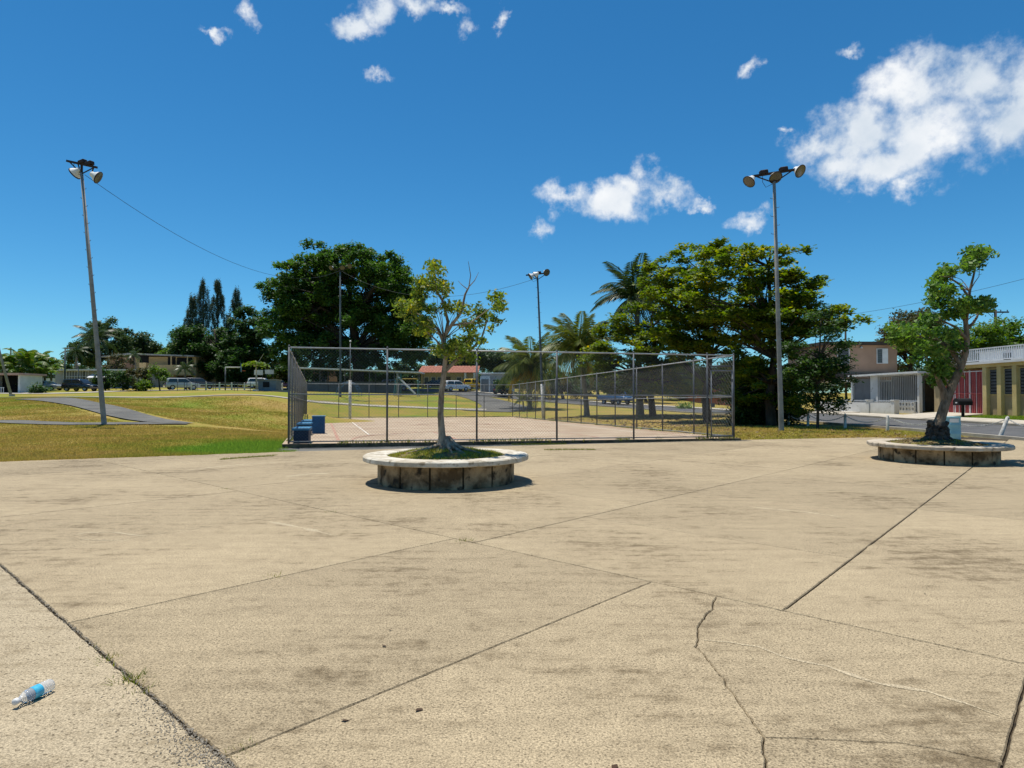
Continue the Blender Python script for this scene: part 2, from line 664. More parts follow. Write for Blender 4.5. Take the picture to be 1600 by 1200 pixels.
for (px, py, Y) in ((165, 664, 31), (0, 658, 33), (0, 690, 22), (60, 624, 52), (0, 628, 50), (230, 641, 42), (300, 657, 36), (435, 648, 42),
                    (230, 623, 60), (440, 629, 60), (560, 633, 70), (750, 641, 72), (620, 618, 85), (400, 611, 78), (275, 611, 76),
                    (125, 613, 88), (20, 619, 75), (100, 607, 110), (230, 604, 115), (450, 607, 110), (560, 613, 98), (700, 608, 108),
                    (800, 613, 110), (740, 616, 100), (830, 630, 86), (950, 638, 76), (1000, 650, 53), (870, 645, 66), (60, 640, 40), (340, 690, 22.4), (380, 652, 40), (380, 637, 54), (330, 646, 46), (300, 634, 53), (150, 634, 44), (105, 627, 49), (195, 647, 38), (0, 640, 40), (60, 621, 62), (130, 620, 70)):
    p = PT(px, py, Y)
    ctrl.append((p.x, p.y, p.z))
CT = np.array(ctrl, dtype=float)
EPS2 = 16.0
_d = np.sqrt(((CT[:, None, :2] - CT[None, :, :2]) ** 2).sum(-1) + EPS2)
_n = len(CT)
_A = np.zeros((_n + 1, _n + 1))
_A[:_n, :_n] = -_d
_A[:_n, _n] = 1
_A[_n, :_n] = 1
_A[:_n, :_n] -= np.eye(_n) * 0.02
_w = np.linalg.solve(_A, np.append(CT[:, 2], 0))


def tzs(XY):
    XY = np.asarray(XY, dtype=float)
    d = np.sqrt(((XY[:, None, :] - CT[None, :, :2]) ** 2).sum(-1) + EPS2)
    return -d @ _w[:_n] + _w[_n]


def tz(x, y):
    return float(tzs([(x, y)])[0])


def ground(px, Y):
    """point of the terrain under photo column px at depth Y"""
    x = (px - 800) / F * Y
    return Vector((x, Y, tz(x, Y)))


xs = np.concatenate([[-1500, -800, -450, -280, -180, -130], np.arange(-95, -30, 2.0), np.arange(-30, 36, .75), np.arange(36, 70, 2.0), [80, 110, 160, 260, 450, 800, 1500]])
ys = np.concatenate([[-400, -150, -70, -35], np.arange(-16, 12, 2.0), np.arange(12, 76, .75), np.arange(76, 130, 1.5), [135, 145, 160, 190, 240, 330, 500, 900, 2500]])
gx, gy = np.meshgrid(xs, ys)
XY = np.stack([gx.ravel(), gy.ravel()], 1)
zz = np.empty(len(XY))
for i in range(0, len(XY), 4000):
    zz[i:i + 4000] = tzs(XY[i:i + 4000])
far = np.clip((np.hypot(XY[:, 0], XY[:, 1] - 50) - 140) / 120, 0, 1)
zz = zz * (1 - far) + 3.0 * far
bumpy = np.array([mnoise.noise(Vector((x * .5, y * .5, 3))) for x, y in XY]) * .03
inpl = (XY[:, 1] > 15) & (XY[:, 0] < -8)
zz = zz + bumpy * inpl
me = bpy.data.meshes.new("ground")
nx, ny = len(xs), len(ys)
idx = np.arange(nx * ny).reshape(ny, nx)
quads = np.stack([idx[:-1, :-1].ravel(), idx[:-1, 1:].ravel(), idx[1:, 1:].ravel(), idx[1:, :-1].ravel()], 1)
me.from_pydata(np.column_stack([XY, zz]).tolist(), [], quads.tolist())
me.polygons.foreach_set('use_smooth', [True] * len(me.polygons))
M_LAWN = lawn_mat("lawn")
me.materials.append(M_LAWN)
tag(link(bpy.data.objects.new("ground", me)), kind='structure')


def strip(name, pts, width, m, lift=0.05, thick=0.0, step=1.2, cross=4, kind='structure'):
    """a ribbon draped on the terrain"""
    P = [Vector((p[0], p[1], 0)) for p in pts]
    # Catmull-Rom resample
    out = []
    for i in range(len(P) - 1):
        p0, p1, p2, p3 = P[max(i - 1, 0)], P[i], P[i + 1], P[min(i + 2, len(P) - 1)]
        k = max(2, int((p2 - p1).length / step))
        for j in range(k):
            t = j / k
            out.append(.5 * ((2 * p1) + (-p0 + p2) * t + (2 * p0 - 5 * p1 + 4 * p2 - p3) * t * t + (-p0 + 3 * p1 - 3 * p2 + p3) * t ** 3))
    out.append(P[-1])
    vs, fs = [], []
    wid = width if hasattr(width, '__len__') else (width, width)
    for i, p in enumerate(out):
        d = out[min(i + 1, len(out) - 1)] - out[max(i - 1, 0)]
        d.normalize()
        nrm = Vector((-d.y, d.x, 0))
        w = wid[0] + (wid[1] - wid[0]) * i / (len(out) - 1)
        for k in range(cross + 1):
            q = p + nrm * (k / cross - .5) * w
            vs.append([q.x, q.y, 0])
    zs = tzs([v[:2] for v in vs])
    for v, z in zip(vs, zs):
        v[2] = z + lift
    c1 = cross + 1
    for i in range(len(out) - 1):
        for k in range(cross):
            a = i * c1 + k
            fs.append((a, a + c1, a + c1 + 1, a + 1))
    if thick:
        nb = len(vs)
        vs += [[v[0], v[1], v[2] - thick] for v in vs]
        for i in range(len(out) - 1):
            a = i * c1
            fs.append((a, nb + a, nb + a + c1, a + c1))
            a = i * c1 + cross
            fs.append((a, a + c1, nb + a + c1, nb + a))
        fs.append(tuple(range(cross, -1, -1)) + tuple(nb + k for k in range(cross + 1)))
        e = (len(out) - 1) * c1
        fs.append(tuple(e + k for k in range(cross + 1)) + tuple(nb + e + k for k in range(cross, -1, -1)))
    o = MB().add(vs, fs).build(name, m, smooth=not thick)
    return tag(o, kind=kind)


M_ASPH = mat("asphalt", (0.105, 0.105, 0.105), (0.065, 0.066, 0.068), 0.7, .9, .5, 60, speck=((.16, .155, .15), 45, .62))
M_PATH = mat("old_asphalt", (0.15, 0.145, 0.13), (0.085, 0.083, 0.078), 0.8, .92, .5, 40, speck=((.2, .18, .13), 20, .62))
M_WALK = mat("pale_concrete", (0.50, 0.45, 0.37), (0.38, 0.34, 0.27), 1.1, .9, .25, 30, speck=((.28, .25, .2), 9, .66))
M_KERB = mat("kerb_concrete", (0.42, 0.38, 0.31), (0.28, 0.25, 0.2), 2.0, .9, .3, 30)

strip("road", [(21.7, -60), (21.7, 0), (21.7, 30), (21.7, 52), (20.6, 66), (15.5, 80), (6, 92), (-8, 101.5), (-26, 107), (-60, 112)], 5.9, M_ASPH, .05)
strip("kerb", [(18.62, -60), (18.62, 0), (18.62, 30), (18.62, 52), (17.5, 65.2), (12.9, 78), (4.2, 89.5), (-9, 98.6)], .2, M_KERB, .13, .2, cross=1)
strip("kerb", [(24.8, -60), (24.8, 0), (24.8, 30), (24.8, 52), (23.7, 67), (18.0, 82), (7.8, 94.6), (-7, 104.4)], .2, M_KERB, .14, .2, cross=1)
strip("pavement", [(26.1, -60), (26.1, 0), (26.1, 30), (26.1, 53), (25.0, 67.5), (19.2, 83), (8.8, 95.8), (-6, 105.7)], 1.5, M_WALK, .10, .14, cross=2)
strip("driveway", [(24.92, 41.9), (29.2, 41.9)], 4.4, M_WALK, .13, .2, cross=6, step=.5)
strip("driveway", [(24.92, 53.5), (28.0, 53.5)], 5.0, M_WALK, .13, .2, cross=6, step=.5)
# asphalt paths in the park
p_low = [PT(-60, 660, 31), PT(0, 657, 32.5), PT(60, 662, 31.5), PT(120, 665, 31), PT(200, 663, 31.8), PT(290, 660, 33.5)]
strip("path", [(p.x, p.y) for p in p_low], (1.5, 1.2), M_PATH, .05, step=.6)
p_up = [PT(285, 660.5, 33.2), PT(235, 657, 34.2), PT(195, 647, 37.5), PT(150, 634, 43), PT(105, 626, 49), PT(60, 622.5, 54)]
strip("path", [(p.x, p.y) for p in p_up], (1.6, 3.4), M_PATH, .062, step=.6)
p_k = [PT(-80, 622, 62), PT(60, 621, 62), PT(250, 621, 62), PT(440, 627, 63), PT(540, 630, 69), PT(640, 637, 72), PT(760, 643, 72.5)]
strip("path", [(p.x, p.y) for p in p_k], 1.5, M_KERB, .07, .1, step=1, cross=2)
p_r = [PT(760, 645, 70), PT(790, 640, 76), PT(760, 626, 88), PT(715, 614, 101)]
strip("path", [(p.x, p.y) for p in p_r], (6.0, 4.0), M_PATH, .055, step=.8)
p_s = [PT(-90, 620, 83), PT(20, 617, 83), PT(100, 613.5, 84), PT(200, 611, 92), PT(300, 604, 94), PT(430, 600, 98)]
strip("road", [(p.x, p.y) for p in p_s], 4.0, M_WALK, .06, step=1.5)

# ------------------------------------------------------------------ plaza of concrete slabs
TH = R(42.5)
SU, CU = math.sin(TH), math.cos(TH)


def uv(u, v):
    return Vector((u * SU - v * CU, u * CU + v * SU))


PL_PL = [  # half planes n.p <= d that bound the plaza (lawn edge, court edge, road kerb)
    (Vector((-14.0, 15.25)), Vector((-6.3, 18.75))),
    (Vector((-6.3, 18.75)), Vector((8.4, 23.75))),
    (Vector((8.4, 23.75)), Vector((18.5, 26.2))),
    (Vector((18.45, 26.0)), Vector((18.45, -20)))]


def clip(edges):
    """edges: list of (p, gap, amp) where gap/amp belong to the edge that starts at p"""
    for (a, b) in PL_PL:
        d = (b - a).normalized()
        nrm = Vector((-d.y, d.x))     # outside is to the left of a->b
        out = []
        n = len(edges)
        for i in range(n):
            p, g_, am = edges[i]
            q = edges[(i + 1) % n][0]
            sp, sq = (p - a).dot(nrm), (q - a).dot(nrm)
            if sp <= 0:
                out.append((p, g_, am))
                if sq > 0:
                    t = sp / (sp - sq)
                    out.append((p + (q - p) * t, 0.0, .03))
            elif sq <= 0:
                t = sp / (sp - sq)
                out.append((p + (q - p) * t, g_, am))
        edges = out
        if len(edges) < 3:
            return []
    return edges


M_SLAB = concrete_mat("plaza_concrete", (0.385, 0.306, 0.192), (0.165, 0.123, 0.070), .8, .15)
M_SLAB_R = concrete_mat("worn_plaza_concrete", (0.41, 0.335, 0.222), (0.25, 0.195, 0.118), .85, .06, True)
M_JOINT = mat("joint_dirt", (0.085, 0.062, 0.035), (0.022, 0.017, 0.011), 9, .95, .6, 60)
plaza = bpy.data.objects.new("plaza", None)
link(plaza)
tag(plaza, kind='structure')
base_poly = [(-16, -6), (18.4, -6), (18.4, 26.05), (8.4, 23.7), (-6.3, 18.7), (-14.0, 15.2), (-22, 11.6), (-22, -6)]
MB().prism(base_poly, -.09, -.022).build("joint_bed", M_JOINT, plaza)


def slab(edges, m=M_SLAB):
    edges = clip(edges)
    if not edges:
        return
    n = len(edges)
    area = sum(edges[i][0].x * edges[(i + 1) % n][0].y - edges[(i + 1) % n][0].x * edges[i][0].y for i in range(n))
    if abs(area) < .06:
        return
    cx = sum((e[0].x for e in edges)) / n
    cy = sum((e[0].y for e in edges)) / n
    pts = []
    sgn = 1 if area > 0 else -1
    for i in range(n):
        p, g_, am = edges[i]
        q = edges[(i + 1) % n][0]
        dist = (p + q).length / 2
        stp = .03 if dist < 5 else (.07 if dist < 9 else .2)
        if am > .008:
            stp = min(stp, .05)
        k = max(1, int((q - p).length / stp))
        d = (q - p).normalized()
        nin = Vector((-d.y, d.x)) * sgn
        for j in range(k):
            w = p + (q - p) * (j / k)
            a_ = am * (0.25 if j == 0 and am < .009 else 1)
            dv = mnoise.noise_vector(Vector((w.x * 7, w.y * 7, 1.7))) * .6 + mnoise.noise_vector(Vector((w.x * 22, w.y * 22, 5.1))) * .5
            gg = g_ / 2 * (1 + .5 * mnoise.noise(Vector((w.x * 9, w.y * 9, 8 + sgn))))
            ww = w + Vector((dv.x, dv.y)) * a_ + nin * gg
            pts.append((ww, nin))
    if area < 0:
        pts.reverse()
    m_ = len(pts)
    z0 = rnd.uniform(-.002, .002)
    top = [(p.x + nn.x * .006, p.y + nn.y * .006, z0) for p, nn in pts]
    mid = [(p.x, p.y, z0 - .009) for p, nn in pts]
    bot = [(p.x, p.y, -.06) for p, nn in pts]
    from mathutils.geometry import tessellate_polygon
    fs = [tuple(t_) for t_ in tessellate_polygon([[Vector((p[0], p[1], 0)) for p in top]])]
    fs = [f if (Vector(top[f[1]]) - Vector(top[f[0]])).cross(Vector(top[f[2]]) - Vector(top[f[0]])).z > 0 else f[::-1] for f in fs]
    for a0 in (0, m_):
        fs += [(a0 + i, a0 + m_ + i, a0 + m_ + (i + 1) % m_, a0 + (i + 1) % m_) for i in range(m_)]
    MB().add(top + mid + bot, fs).build("concrete_slab", m, plaza)


def rect(u0, u1, v0, v1, gu0=.004, gu1=.004, gv0=.004, gv1=.004, amp=(.002, .002, .002, .002), m=M_SLAB):
    slab([(uv(u0, v0), gv0, amp[2]), (uv(u1, v0), gu1, amp[1]), (uv(u1, v1), gv1, amp[3]), (uv(u0, v1), gu0, amp[0])], m)


CU_, DU_ = 4.95, 1.27
# strip nearest the viewer, beyond the broken joint
vb = [-5, 1.2, 9.2, 14.2, 24]
for a, b in zip(vb[:-1], vb[1:]):
    rect(-4.6, DU_, a, b, .004, .018, .003, .003, (.002, .02, .002, .002), M_SLAB_R)
# strip between the broken joint and the long joint
vr = [-5, -2.2, .35, 2.9, 5.42, 8.1, 10.8, 13.5, 16.2, 19.0, 22]
for a, b in zip(vr[:-1], vr[1:]):
    if a == .35:
        continue
    ga, gb = [(.015 if q == 2.9 else .012 if q == .35 else .004) for q in (a, b)]
    rect(DU_, CU_, a, b, .018, .011, ga, gb, (.02, .008, .006, .006))
crack = [(4.95, 2.31), (4.8, 2.27), (4.62, 2.20), (4.45, 2.17), (4.2, 2.10), (3.98, 1.99), (3.86, 1.94), (3.75, 1.83), (3.54, 1.62), (3.42, 1.53), (3.3, 1.40), (3.15, 1.29), (3.07, 1.2), (2.81, 1.1), (2.4, 1.06), (1.27, .9)]
branch = [(3.07, 1.2), (3.16, 1.08), (3.26, .95), (3.34, .84), (3.43, .73), (3.5, .55), (3.55, .35)]
ck = [(uv(*p), .006, .022) for p in crack]
bk = [(uv(*p), .004, .010) for p in branch]
J = lambda u, v, g_, a_: (uv(u, v), g_, a_)
j12 = 12
slab([J(DU_, 2.9, .015, .003), J(CU_, 2.9, .010, .004)] + ck[:-1] + [(ck[-1][0], .018, .02)])
slab([J(CU_, .35, .012, .003), J(3.55, .35, .005, .006)] + [bk[i] for i in range(len(bk) - 2, 0, -1)] + [(ck[12][0], .006, .022)] + [ck[i] for i in range(11, 0, -1)] + [(ck[0][0], .010, .004)])
slab([(ck[12][0], .004, .010)] + bk[1:-1] + [J(3.55, .35, .012, .003), J(DU_, .35, .018, .02), (ck[15][0], .006, .022)] + [ck[i] for i in range(14, 12, -1)])
# the wide field behind the long joint
vf = [-8, -4.5, -1.2, 1.95, 5.1, 8.3, 11.25, 14.4, 17.6, 21]
for i, (a, b) in enumerate(zip(vf[:-1], vf[1:])):
    us = [CU_] + [6.98 + (i * 1.37) % 2.1 - (2.1 if i == 3 else 0) * 0 + 3.02 * k for k in range(9)]
    if a == 1.95:
        us = [CU_, 7.0, 10.0, 13.0, 16.1, 19.2, 22.3, 25.5, 29]
    if a == 5.1:
        us = [CU_, 8.42, 11.5, 14.6, 17.7, 20.8, 24, 28]
    ga, gb = [(.017 if q == 1.95 else .012 if q == 5.1 else .008) for q in (a, b)]
    sk = lambda v, u: v - .16 + (u - CU_) * .034 if v == 1.95 else v
    for k, (p, q) in enumerate(zip(us[:-1], us[1:])):
        if 1.95 in (a, b):
            g0q = .008 if k == 0 else .0025
            slab([(uv(p, sk(a, p)), ga, .004), (uv(q, sk(a, q)), .0025, .0015), (uv(q, sk(b, q)), gb, .004), (uv(p, sk(b, p)), g0q, .004)])
            continue
        rect(p, q, a, b, .010 if k == 0 else .003, .003, ga, gb, (.007, .003, .007, .007))

# asphalt apron between plaza and court, and the strip of dry turf beside the court
MB().prism([(-6.9, 18.55), (8.3, 23.72), (8.6, 24.3), (-7.3, 20.6)], -.12, -.018).build("asphalt_apron", M_PATH)
tag(bpy.data.objects["asphalt_apron"], kind='structure')

# ------------------------------------------------------------------ sports court
CA, CB, CC, CD = Vector((-7.0, 20.3, 0)), Vector((8.1, 23.65, 0)), Vector((0.05, 61.2, 0)), Vector((-18.1, 57.1, 0))


def court_z(p):
    """the court falls gently towards its far end"""
    t = min(1, max(0, (p[1] - 20.3) / 40.0))
    return .11 - .47 * t


def court_pt(s, t, dz=0.0):
    """s across (0 at the bench side), t away from the plaza"""
    a = CA.lerp(CB, s)
    b = CD.lerp(CC, s)
    p = a.lerp(b, t)
    return Vector((p.x, p.y, court_z(p) + dz))


M_COURT = mat("court_concrete", (0.45, 0.355, 0.25), (0.35, 0.255, 0.17), .5, .9, .3, 40, speck=((.30, .20, .14), 2.2, .66))
M_RED = mat("faded_red_paint", (0.36, 0.12, 0.085), (0.44, 0.32, 0.225), 4, .85, lo=.38, hi=.66)
M_WHITE_LINE = mat("faded_white_paint", (0.74, 0.70, 0.62), (0.58, 0.49, 0.38), 4, .85)
court = bpy.data.objects.new("court", None)
link(court)
tag(court, kind='structure')
M_EDGE = mat("shaded_slab_edge", (0.16, 0.13, 0.08), (0.05, 0.042, 0.028), 3, .95, .5, 30)  # shade on the slab's upright face is put into this dark colour
nS, nT = 4, 20
vs = [court_pt(-.012 + 1.024 * i / nS, -.004 + 1.008 * j / nT) for j in range(nT + 1) for i in range(nS + 1)]
fs = [(j * (nS + 1) + i, j * (nS + 1) + i + 1, (j + 1) * (nS + 1) + i + 1, (j + 1) * (nS + 1) + i) for j in range(nT) for i in range(nS)]
MB().add(vs, fs).build("court_surface", M_COURT, court)
rim = [court_pt(-.012, -.004), court_pt(1.012, -.004), court_pt(1.012, 1.004), court_pt(-.012, 1.004)]
eb = MB()
for i in range(4):
    a, b = rim[i], rim[(i + 1) % 4]
    eb.add([a - Vector((0, 0, .004)), b - Vector((0, 0, .004)), b - Vector((0, 0, .55)), a - Vector((0, 0, .55))], [(0, 3, 2, 1)])
eb.build("slab_edge", M_EDGE, court)


def court_line(pts, w, m, dz=.004, closed=False):
    n = len(pts)
    vs, fs = [], []
    P = [court_pt(*p) for p in pts]
    for i in range(n):
        d = P[min(i + 1, n - 1)] - P[max(i - 1, 0)]
        d.z = 0
        d.normalize()
        q = Vector((-d.y, d.x, 0)) * w / 2
        for s_ in (-1, 1):
            c = P[i] + q * s_
            vs.append((c.x, c.y, court_z(c) + dz))
    for i in range(n - 1):
        fs.append((2 * i, 2 * i + 2, 2 * i + 3, 2 * i + 1))
    MB().add(vs, fs).build("painted_line", m, court)


def seg(a, b, k=14):
    return [(a[0] + (b[0] - a[0]) * i / k, a[1] + (b[1] - a[1]) * i / k) for i in range(k + 1)]


for a, b in (((.10, .035), (.97, .035)), ((.97, .035), (.97, .93)), ((.10, .93), (.97, .93)), ((.10, .035), (.10, .93)), ((.10, .48), (.97, .48))):
    court_line(seg(a, b), .11, M_RED)
for a, b in (((.36, .037), (.36, .19)), ((.70, .037), (.70, .19)), ((.36, .19), (.70, .19)), ((.36, .93), (.36, .78)), ((.70, .93), (.70, .78))):
    court_line(seg(a, b), .1, M_RED, .006)
court_line([(.53 + .13 * math.cos(a), .48 + .055 * math.sin(a)) for a in np.linspace(0, 2 * math.pi, 40)], .1, M_RED, .008)
court_line([(.53 + .40 * math.cos(a), .04 + .17 * math.sin(a)) for a in np.linspace(0, math.pi, 40)], .1, M_RED, .010)
for a, b in (((.18, .14), (.90, .14)), ((.18, .14), (.18, .80)), ((.90, .14), (.90, .80)), ((.18, .80), (.90, .80))):
    court_line(seg(a, b), .07, M_WHITE_LINE, .012)

# ------------------------------------------------------------------ chain link fences
M_GALV = mat("galvanised_steel", (0.26, 0.27, 0.275), (0.17, 0.18, 0.185), 3, .55, metal=.35)
M_GALV_D = mat("weathered_steel", (0.13, 0.14, 0.15), (0.075, 0.08, 0.085), 3, .6, metal=.35)
M_RAIL = mat("bright_rail", (0.42, 0.43, 0.43), (0.30, 0.31, 0.31), 3, .5, metal=.3)
FH = 3.05
DIRT_UNDER = 0.03


def post_mesh(h, r_=.032, n=8):
    mb = MB().tube([(0, 0, -.1), (0, 0, h)], r_, n)
    mb.tube([(0, 0, h), (0, 0, h + .03), (0, 0, h + .055)], [r_ * 1.2, r_ * 1.1, r_ * .35], n)
    return mb.mesh("post", M_GALV_D, True)


def chain_mesh(mb, A, B, h0, h1, pitch=.1, r_=.0021):
    """diagonal wires of one bay field between two base points, cut to the rectangle"""
    A, B = Vector(A), Vector(B)
    Ld = (B - A).length
    dirv = (B - A) / Ld
    H = h1 - h0
    off = Vector((-dirv.y, dirv.x, 0)).normalized() * r_
    k = int((Ld + H) / pitch) + 1
    for i in range(k):
        s0 = i * pitch
        # rising left to right: s = s0 - H + h
        for sgn in (1, -1):
            if sgn == 1:
                a, b = s0 - H, s0
                ha, hb = 0, H
            else:
                a, b = s0, s0 - H
                ha, hb = 0, H
            t0, t1 = 0.0, 1.0
            d = b - a
            for lim, s_ in ((0, 1), (Ld, -1)):
                f0, f1 = (a - lim) * s_, (b - lim) * s_
                if f0 < 0 and f1 < 0:
                    t0 = 2
                    break
                if f0 < 0:
                    t0 = max(t0, f0 / (f0 - f1))
                elif f1 < 0:
                    t1 = min(t1, f0 / (f0 - f1))
            if t0 >= t1:
                continue
            p = A + dirv * (a + d * t0) + Vector((0, 0, h0 + H * t0)) + off * sgn
            q = A + dirv * (a + d * t1) + Vector((0, 0, h0 + H * t1)) + off * sgn
            ax = (q - p).normalized()
            w1 = off.normalized() * r_
            w2 = ax.cross(w1).normalized() * r_
            ring = [w1, -w1 * .5 + w2 * .87, -w1 * .5 - w2 * .87]
            mb.add([p + x for x in ring] + [q + x for x in ring], [(0, 1, 4, 3), (1, 2, 5, 4), (2, 0, 3, 5)])


M_WIRE = mat("galvanised_wire", (0.17, 0.175, 0.18), (0.12, 0.125, 0.13), 5, .5, metal=.3)


def fence(label, A, B, ts, H, rails, skip_last=False, pitch=.1):
    A = Vector(A)
    B = Vector(B)
    A.z, B.z = court_z(A), court_z(B)
    o = thing("chain_link_fence", A, label, "fence", None)
    loc = lambda p: Vector(p) - A
    pm = post_mesh(H)
    for t in ts:
        p = A.lerp(B, t)
        inst(pm, "post", o, loc(p))
    up = Vector((0, 0, 1))
    for h in rails:
        top = h > H - .2
        MB().tube([loc(A) + up * h, loc(B) + up * h], .024 if top else .02, 8).build("top_rail" if top else "middle_rail" if h > .5 else "bottom_rail", M_RAIL if top else M_GALV, o, True)
    mb = MB()
    chain_mesh(mb, loc(A), loc(B), .05, H - .02, pitch)
    tag(mb.build("chain_link_mesh", M_WIRE, o), kind='stuff')
    return o


def along(px, A, B):
    k = (px - 800) / F
    # point where x = k*y
    den = (B.x - A.x) - k * (B.y - A.y)
    return (k * A.y - A.x) / den


f_ts = [0] + [along(x, CA, CB) for x in (605, 745, 870, 990, 1105)]
gate_t = f_ts[-1]
GATE = CA.lerp(CB, gate_t)
ff = fence("tall chain-link fence between the concrete plaza and the court", CA, CB, f_ts + [1.0], FH, (.06, 1.55, FH - .03))
# gate leaf inside the last bay
A0 = Vector((CA.x, CA.y, court_z(CA)))
ga_, gb_ = GATE.copy(), CB.copy()
dg = (gb_ - ga_).normalized()
g0, g1 = ga_ + dg * .12 - A0, gb_ - dg * .10 - A0
g0.z = court_z(ga_) - A0.z
g1.z = court_z(gb_) - A0.z
nfr = Vector((-dg.y, dg.x, 0)) * -.07
gate = bpy.data.objects.new("gate", None)
link(gate, ff)
gm = MB()
up = Vector((0, 0, 1))
for a, b in ((g0 + up * .1, g0 + up * 2.45), (g1 + up * .1, g1 + up * 2.45), (g0 + up * 2.45, g1 + up * 2.45), (g0 + up * 1.55, g1 + up * 1.55), (g0 + up * .1, g1 + up * .1), (g0 + up * .95, g1 + up * .95)):
    gm.tube([a + nfr, b + nfr], .022, 8)
gm.build("gate_frame", M_GALV, gate, True)
MB().tube([g0 + up * 2.62, g1 + up * 2.62], .026, 8).build("transom", M_GALV_D, ff, True)
lm = MB().box(g0 + nfr * 1.4 + up * 1.2 + dg * .05, (.12, .05, .14))
lm.tube([g0 + nfr * 1.5 + up * 1.2 + dg * .05, g0 + nfr * 1.5 + up * 1.2 - dg * .2], .012, 6)
lm.build("latch", M_GALV_D, gate)
for hz in (.5, 2.1):
    MB().tube([g1 + nfr * .9 + up * (hz - .06), g1 + nfr * .9 + up * (hz + .06)], .035, 8).build("hinge", M_GALV_D, gate)
fence("chain-link fence along the bench side of the court next to the lawn", CA + Vector((-.05, .12, 0)), CD, [i / 13 for i in range(1, 14)], FH, (.06, 1.5, FH - .03), pitch=.19)
fence("chain-link fence along the tree-shaded side of the court", CB + Vector((0, .1, 0)), CC, [i / 13 for i in range(1, 14)], FH, (.06, 1.5, FH - .03), pitch=.19)
fence("chain-link fence across the far end of the court below the playground", CD + Vector((.1, 0, 0)), CC - Vector((.1, 0, 0)), [i / 7 for i in range(1, 7)], FH, (.06, 1.5, FH - .03), pitch=.12)

# blue benches and box in the court
M_BLUE = mat("blue_painted_concrete", (0.012, 0.10, 0.24), (0.008, 0.065, 0.16), 3, .6, .2, 20)
M_BLUE_T = mat("light_blue_paint", (0.06, 0.22, 0.36), (0.02, 0.12, 0.25), 3, .6, .2, 20)  # lighter blue for the bench seats and the box rim
M_DARKBLUE = mat("dark_blue_paint", (0.006, 0.03, 0.075), (0.004, 0.018, 0.045), 3, .65, .2, 20)


def bevel_box(mb, c, s, b=.02, rz=0.0):
    """box with chamfered top edges"""
    hx, hy = s[0] / 2, s[1] / 2
    z0, z1 = -s[2] / 2, s[2] / 2
    rings = [(hx, hy, z0), (hx, hy, z1 - b), (hx - b, hy - b, z1)]
    rot = Matrix.Rotation(rz, 3, 'Z')
    c = Vector(c)
    vs = []
    for (x, y, z) in rings:
        vs += [c + rot @ Vector(p) for p in ((-x, -y, z), (x, -y, z), (x, y, z), (-x, y, z))]
    fs = [(3, 2, 1, 0), (8, 9, 10, 11)]
    for r_ in range(2):
        fs += [(r_ * 4 + i, r_ * 4 + (i + 1) % 4, r_ * 4 + 4 + (i + 1) % 4, r_ * 4 + 4 + i) for i in range(4)]
    mb.add(vs, fs)
    return mb


frz = math.atan2(CB.y - CA.y, CB.x - CA.x)
for (bx_, by_, L_, lab) in ((-6.78, 20.95, .95, "dark blue concrete block bench in the court corner by the plaza"),
                            (-8.35, 26.1, 1.1, "dark blue concrete block bench in the middle of the row of court benches"),
                            (-9.55, 30.4, 1.3, "dark blue concrete block bench farthest from the plaza in the court row")):
    p = Vector((bx_, by_, court_z((bx_, by_))))
    o = thing("block_bench", p, lab, "bench", "blue benches in the court", frz)
    bevel_box(MB(), (0, 0, .20), (.46, L_ * .9, .44), .01).build("base", M_DARKBLUE, o)
    bevel_box(MB(), (0, 0, .455), (.54, L_, .08), .015).build("seat", M_BLUE_T, o)
p = Vector((-8.15, 27.3, court_z((-8.15, 27.3))))
o = thing("painted_box", p, "upright bright blue box with pale rim on the court beside the benches", "box", None, frz)
bevel_box(MB(), (0, 0, .35), (.50, .42, .74), .012).build("body", M_BLUE, o)
bevel_box(MB(), (0, 0, .735), (.54, .46, .035), .012).build("rim", M_BLUE_T, o)

# ------------------------------------------------------------------ stone planters
M_COPE = mat("whitewashed_coping", (0.66, 0.61, 0.51), (0.45, 0.385, 0.285), 2.4, .85, .35, 40, speck=((.26, .21, .14), 7, .61), local=True)
M_COPE2 = mat("weathered_coping", (0.54, 0.47, 0.37), (0.38, 0.31, 0.22), 2.2, .9, .45, 30, speck=((.12, .10, .075), 5, .63), local=True)
M_PANEL = mat("stained_planter_wall", (0.42, 0.31, 0.185), (0.11, 0.072, 0.036), 2.6, .92, .5, 30, detail=8, lo=.40, hi=.62, speck=((.035, .028, .02), 6, .62))
M_SOIL = mat("mossy_soil", (0.24, 0.22, 0.055), (0.10, 0.065, 0.03), 3, .95, .8, 25)
M_MOSS = leaf_mat("planter_grass", [(0, (.16, .12, .035)), (.4, (.36, .34, .06)), (.75, (.28, .33, .04)), (1, (.5, .44, .11))], .4)
M_LITTER = leaf_mat("leaf_litter", [(0, (.06, .035, .018)), (.5, (.15, .075, .03)), (.8, (.24, .14, .055)), (1, (.10, .10, .025))], .15)


